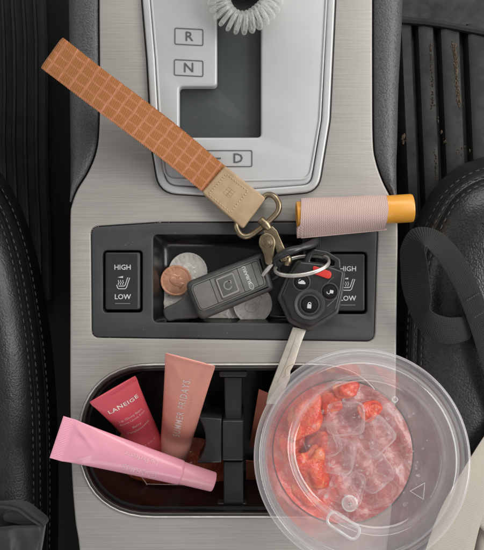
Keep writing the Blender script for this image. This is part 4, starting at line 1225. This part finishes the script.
def lumpy(c, rx, ry, rz, rot, seed, amp=.12, box=0.0, n1=20, n2=14):
    mb = MB(); rd = random.Random(seed); ph = [rd.uniform(0, 6) for _ in range(6)]; R3 = Matrix.Rotation(rot, 3, 'Z')@Matrix.Rotation(rd.uniform(-.4, .4), 3, 'X')@Matrix.Rotation(rd.uniform(-.4, .4), 3, 'Y')
    for j in range(n2+1):
        th = PI*j/n2
        for i in range(n1):
            a = 2*PI*i/n1; d = Vector((math.sin(th)*math.cos(a), math.sin(th)*math.sin(a), math.cos(th)))
            if box:
                p = 2+box*6; nrm_ = (abs(d.x)**p+abs(d.y)**p+abs(d.z)**p)**(1/p); d = d/nrm_
            k = 1+amp*(math.sin(3*d.x+ph[0])*math.cos(3*d.y+ph[1])+.6*math.sin(6*d.z+ph[2]+4*d.x))
            mb.v.append(Vector(c)+R3@Vector((d.x*rx*k, d.y*ry*k, d.z*rz*k)))
    for j in range(n2):
        for i in range(n1):
            i2 = (i+1) % n1; mb.f.append([j*n1+i, (j+1)*n1+i, (j+1)*n1+i2, j*n1+i2])
    return mb
ber = [(305, 418, 5, 12, 7.5, 5, 1.1, 'large strawberry piece at the upper left of the drink'),
       (313, 470, 6, 7.5, 12, 5, .3, 'long orange red strawberry slice at the left centre of the drink'),
       (300, 497, 2, 8, 9, 5, .5, 'strawberry piece at the lower left edge of the drink near the sip hole'),
       (291, 447, 1, 6, 8, 5, 0, 'small strawberry piece pressed against the left cup wall'),
       (346, 388, 3, 7, 4.5, 4, .1, 'small strawberry piece at the top edge of the drink'),
       (326, 522, 1, 8, 6, 4, -.5, 'strawberry piece showing through the oval sip hole'),
       (318, 444, 1, 7, 5, 3.2, .9, 'flat strawberry piece between the large upper piece and the long slice'),
       (330, 402, 0, 6, 6, 3, .2, 'pale strawberry piece just right of the large upper piece'),
       (322, 500, 0, 6.5, 5.5, 3, 1.4, 'strawberry piece below the long orange red slice'),
       (370, 410, 0, 6, 4.5, 3, .6, 'faint red fruit piece at the upper right among the ice')]
for i, (x, y, h, a, b_, c, ro_, lb) in enumerate(ber):
    q = DP(x, y, h)
    # keep inside the cup wall
    d = q-bc_; s = d.dot(axc); rad = d-axc*s; lim = rcup(s)-2.0-max(a, b_)*.75
    if rad.length > lim: q = bc_+axc*s+rad.normalized()*lim
    tag(build('strawberry_piece', lumpy(q-axc*1.2, a, b_, c, ro_, i+3, .2, .25 if i % 2 else 0, 36, 26), M['berry'], None, q, angle=80), lb, 'strawberry', 'strawberry pieces floating in the cup')
ber2 = 0
ices = [(345, 418, 2, 'ice cube at the top of the drink, right of the large strawberry piece'), (374, 436, 2, 'ice cube at the right of the drink'), (338, 455, 2, 'ice cube at the centre of the drink'),
        (372, 470, 1, 'ice cube at the lower right of the drink'), (345, 488, 1, 'ice cube at the bottom of the drink beside the round lid button'), (322, 440, 0, 'ice cube touching the long strawberry slice')]
for i, (x, y, h, lb) in enumerate(ices):
    q = DP(x, y, h)
    tag(build('ice_cube', lumpy(q, 9.5, 9, 8, i*.7, i+30, .06, .55, 28, 20), M['ice'], None, q, angle=80), lb, 'ice cube', 'ice cubes floating in the cup')

# ---------------------------------------------------------------- black webbing loop
wb = thing('webbing_strap', 'black ribbed webbing strap folded into a loop on the passenger seat', 'strap', P(440, 290, 8))
def rib(ctrl, th, name, mat, parent, nw=6, n=8):
    C = catmull([P(x, y, z) for x, y, z, *_ in ctrl], n)
    Wv = catmull([Vector((w[3], -w[4], w[5])) for w in ctrl], n)
    return build(name, ribbon(C, Wv, th, nw=nw), mat, parent, angle=50)
rib([(520, 430, 16, 5.8, -3.7, 0), (496, 372, 17, 5.8, -3.4, 0), (481, 325, 18, 5.7, -3.3, 0), (467, 288, 22, 5.4, -3.7, 0), (451, 259, 28, 4.8, -4.6, -.4), (433, 240, 34, 2.8, -5.4, -2), (419, 238, 34, -2.2, -5.4, -5),
     (413, 249, 30, -5.6, -1.5, -5.6), (414, 266, 26, -6.6, 0, -5.4), (416, 286, 23, -6.8, 1.2, -5.2), (420, 304, 21, -5.4, 3.2, -5), (425, 320, 20, -2.0, 6.0, -4.5), (440, 329, 19, -1.2, 7.4, -2.2), (455, 330.5, 17, -1.2, 7.6, -.6), (472, 327, 14, -1.6, 7.4, 0)], 1.6, 'webbing_loop', M['web'], wb)
rib([(540, 372, 10, 4, 7, 0), (505, 352, 11, 3.5, 7, 0), (482, 334, 13, 4, 7, 0), (470, 322, 14.5, 4.5, 6.5, 0)], 1.6, 'webbing_end', M['web'], wb)
st2 = MB()
for (xa, ya, xb, yb) in ((466, 301, 479, 293), (474, 318, 487, 310)):
    for k in range(6):
        t0_ = (k+.15)/6; t1_ = (k+.8)/6
        a_ = P(xa+(xb-xa)*t0_, ya+(yb-ya)*t0_, 22.5-k*.0); b_ = P(xa+(xb-xa)*t1_, ya+(yb-ya)*t1_, 22.5)
        tube([a_, (a_+b_)/2+Vector((0, 0, .3)), b_], .3, 5, mb=st2)
build('stitching', st2, M['thread'], wb)

# ---------------------------------------------------------------- cream canvas bag
cb = thing('canvas_bag', 'cream canvas bag and strap in the lower right corner beside the cup', 'bag', P(470, 540, 4))
rib([(540, 390, 8, 8, 5, 0), (504, 436, 14, 8, 5, 0), (478, 480, 20, 9.6, 4.2, 0), (459, 520, 22, 12, 3, 0), (444, 575, 22, 14, 2, 0), (432, 640, 20, 15, 1.6, 0)], 2.0, 'bag_strap', M['canvas'], cb, nw=8)
mb = MB(); nn = 18
for j in range(nn+1):
    for i in range(nn+1):
        u = i/nn; v = j/nn
        x = 470+u*90-6*v; y = 514+u*6*0+v*120-u*22
        z = 12+5*math.sin(u*3+.4)+2*math.sin(v*5+u*4)-14*max(0, .12-u)/.12*.6-8*max(0, .08-v)/.08
        mb.v.append(P(x, y, z)); mb.uv[len(mb.v)-1] = (u*54, v*72)
for j in range(nn):
    for i in range(nn):
        a = j*(nn+1)+i; mb.f.append([a, a+nn+1, a+nn+2, a+1])
bb = build('bag_panel', mb, M['canvas'], cb, angle=60)
sm = bb.modifiers.new('s', 'SOLIDIFY'); sm.thickness = .002; sm.offset = -1
hc = catmull([(466, 507, 17), (476, 514, 19), (486, 524, 20), (500, 540, 20), (520, 556, 20)], 6)
mb = ribbon([P(*p) for p in hc], [Vector((2.2, 3.2, 0))]*len(hc), 3.4, nw=6); build('bag_hem', mb, M['canvas'], cb, angle=50)

# ---------------------------------------------------------------- grey pouch
gpz = thing('nylon_pouch', 'dark grey nylon pouch corner with piped edges at the lower left', 'pouch', P(15, 530, -20))
def panel(pts, zt, zb, bev, name, wav=0.0, n=5):
    mb = MB(); L = [p.to_2d() for p in catmull(pts, n, True)]
    plate(mm(L, zt), [], zt, zb, bev, 4, True, mb=mb)
    mb.v = [Vector((p.x, p.y, p.z+wav*math.sin(p.x*.35+p.y*.2))) for p in mb.v]
    return build(name, mb, M['nylon'], gpz, angle=60)
panel([(-60, 501), (-20, 502), (8, 502), (22, 505.5), (34, 514), (44, 523.5), (40, 530), (20, 533), (-60, 533)], -3, -14, 1.5, 'back_panel', .4)
# puffy front panel
mb = MB(); nu, nv = 40, 26
top_e = catmull([(-60, 529), (-25, 528), (0, 527), (14, 525.5), (28, 525.5), (46, 523.8)], 8); 
def ev(u):
    k = u*(len(top_e)-1); i = min(int(k), len(top_e)-2); return top_e[i].lerp(top_e[i+1], k-i)
for j in range(nv+1):
    for i in range(nu+1):
        u = i/nu; v = j/nv; t = ev(u); bx = -70+u*(85-0)+0
        x = t.x+(min(t.x, 14+ (t.x-14)*.25)-t.x)*v**1.1*1.0; y = t.y+130*v
        z = 10+3*math.sin(v*3+.3)+1.4*math.sin(x*.16+v*4)*min(1, v*6)+1.0*math.sin(x*.33-v*9)*min(1, v*6)-9*max(0, (u-.93)/.07)**2-2.2*max(0, 1-v*14)
        mb.v.append(P(x, y, z))
for j in range(nv):
    for i in range(nu):
        a = j*(nu+1)+i; mb.f.append([a, a+nu+1, a+nu+2, a+1])
fp = build('front_panel', mb, M['nylon'], gpz, angle=60); sm = fp.modifiers.new('s', 'SOLIDIFY'); sm.thickness = .0018; sm.offset = -1
def band_(ctrl, hw, th, name, tilt=0.0):
    c = [P(*p) for p in catmull([Vector(q) for q in ctrl], 6)]; W = []
    for i in range(len(c)):
        t = (c[min(i+1, len(c)-1)]-c[max(i-1, 0)]).normalized(); w = Vector((0, 0, 1)).cross(t).normalized(); W.append(w*hw+Vector((0, 0, tilt)))
    return build(name, ribbon(c, W, th, nw=4), M['nylon'], gpz, angle=50)
band_([(-60, 503.5, 6), (-20, 503.8, 6.5), (4, 504.2, 7), (21, 507.8, 7.5), (33, 516, 7.5), (45.5, 524.8, 7)], 1.9, 1.6, 'edge_binding', .5)
band_([(-60, 507, 8), (-20, 507, 8.5), (2, 507.2, 9), (18, 510.5, 9.5), (29, 518.5, 9.5), (40, 525.3, 9)], .55, 1.1, 'piping')
panel([(10, 511), (18, 511.5), (29, 518), (38, 525), (24, 526), (14, 524), (4, 521), (3, 515)], 4.5, 0, 1.6, 'inner_fold', .5)

# ---------------------------------------------------------------- light: car windows plus an added rear fill
w = bpy.data.worlds.new('World'); scn.world = w; w.use_nodes = True
bg = w.node_tree.nodes['Background']; bg.inputs[0].default_value = (1.0, .985, .96, 1); bg.inputs[1].default_value = .22
def area(name, loc, tgt, sx, sy, e, col=(1, 1, 1)):
    l = bpy.data.lights.new(name, 'AREA'); l.shape = 'RECTANGLE'; l.size = sx; l.size_y = sy; l.energy = e; l.color = col
    o = bpy.data.objects.new(name, l); COL.objects.link(o); o.location = loc
    o.rotation_euler = (Vector(tgt)-Vector(loc)).to_track_quat('-Z', 'Y').to_euler(); return o
area('windshield_light', (.28, 1.0, .75), (0.05, 0, 0), 1.2, .55, 7.2, (1, .975, .94))
area('passenger_window_light', (.85, .15, .62), (0.1, .02, 0), .8, .5, 7.6, (1, .985, .96))
area('rear_fill_light', (.15, -1.05, .85), (0, -.05, 0), 1.1, .4, 3.2, (1, .99, .97))  # soft fill lamp added from the rear to brighten the tubes and even contrast
area('driver_window_light', (-.95, .35, .6), (-.05, .05, 0), .7, .4, 1.0, (.97, .98, 1))

cam = bpy.data.cameras.new('camera'); co = bpy.data.objects.new('camera', cam); COL.objects.link(co)
co.location = (0, 0, .5); co.rotation_euler = (0, 0, 0)
cam.sensor_fit = 'HORIZONTAL'; cam.sensor_width = 36; cam.lens = 36*.5/.2904; cam.clip_start = .01; cam.clip_end = 20
scn.camera = co
scn.render.engine = 'CYCLES'
scn.cycles.transparent_max_bounces = 32
scn.cycles.max_bounces = 10
scn.view_settings.view_transform = 'Standard'; scn.view_settings.look = 'None'; scn.view_settings.gamma = 1; scn.view_settings.exposure = 0.3
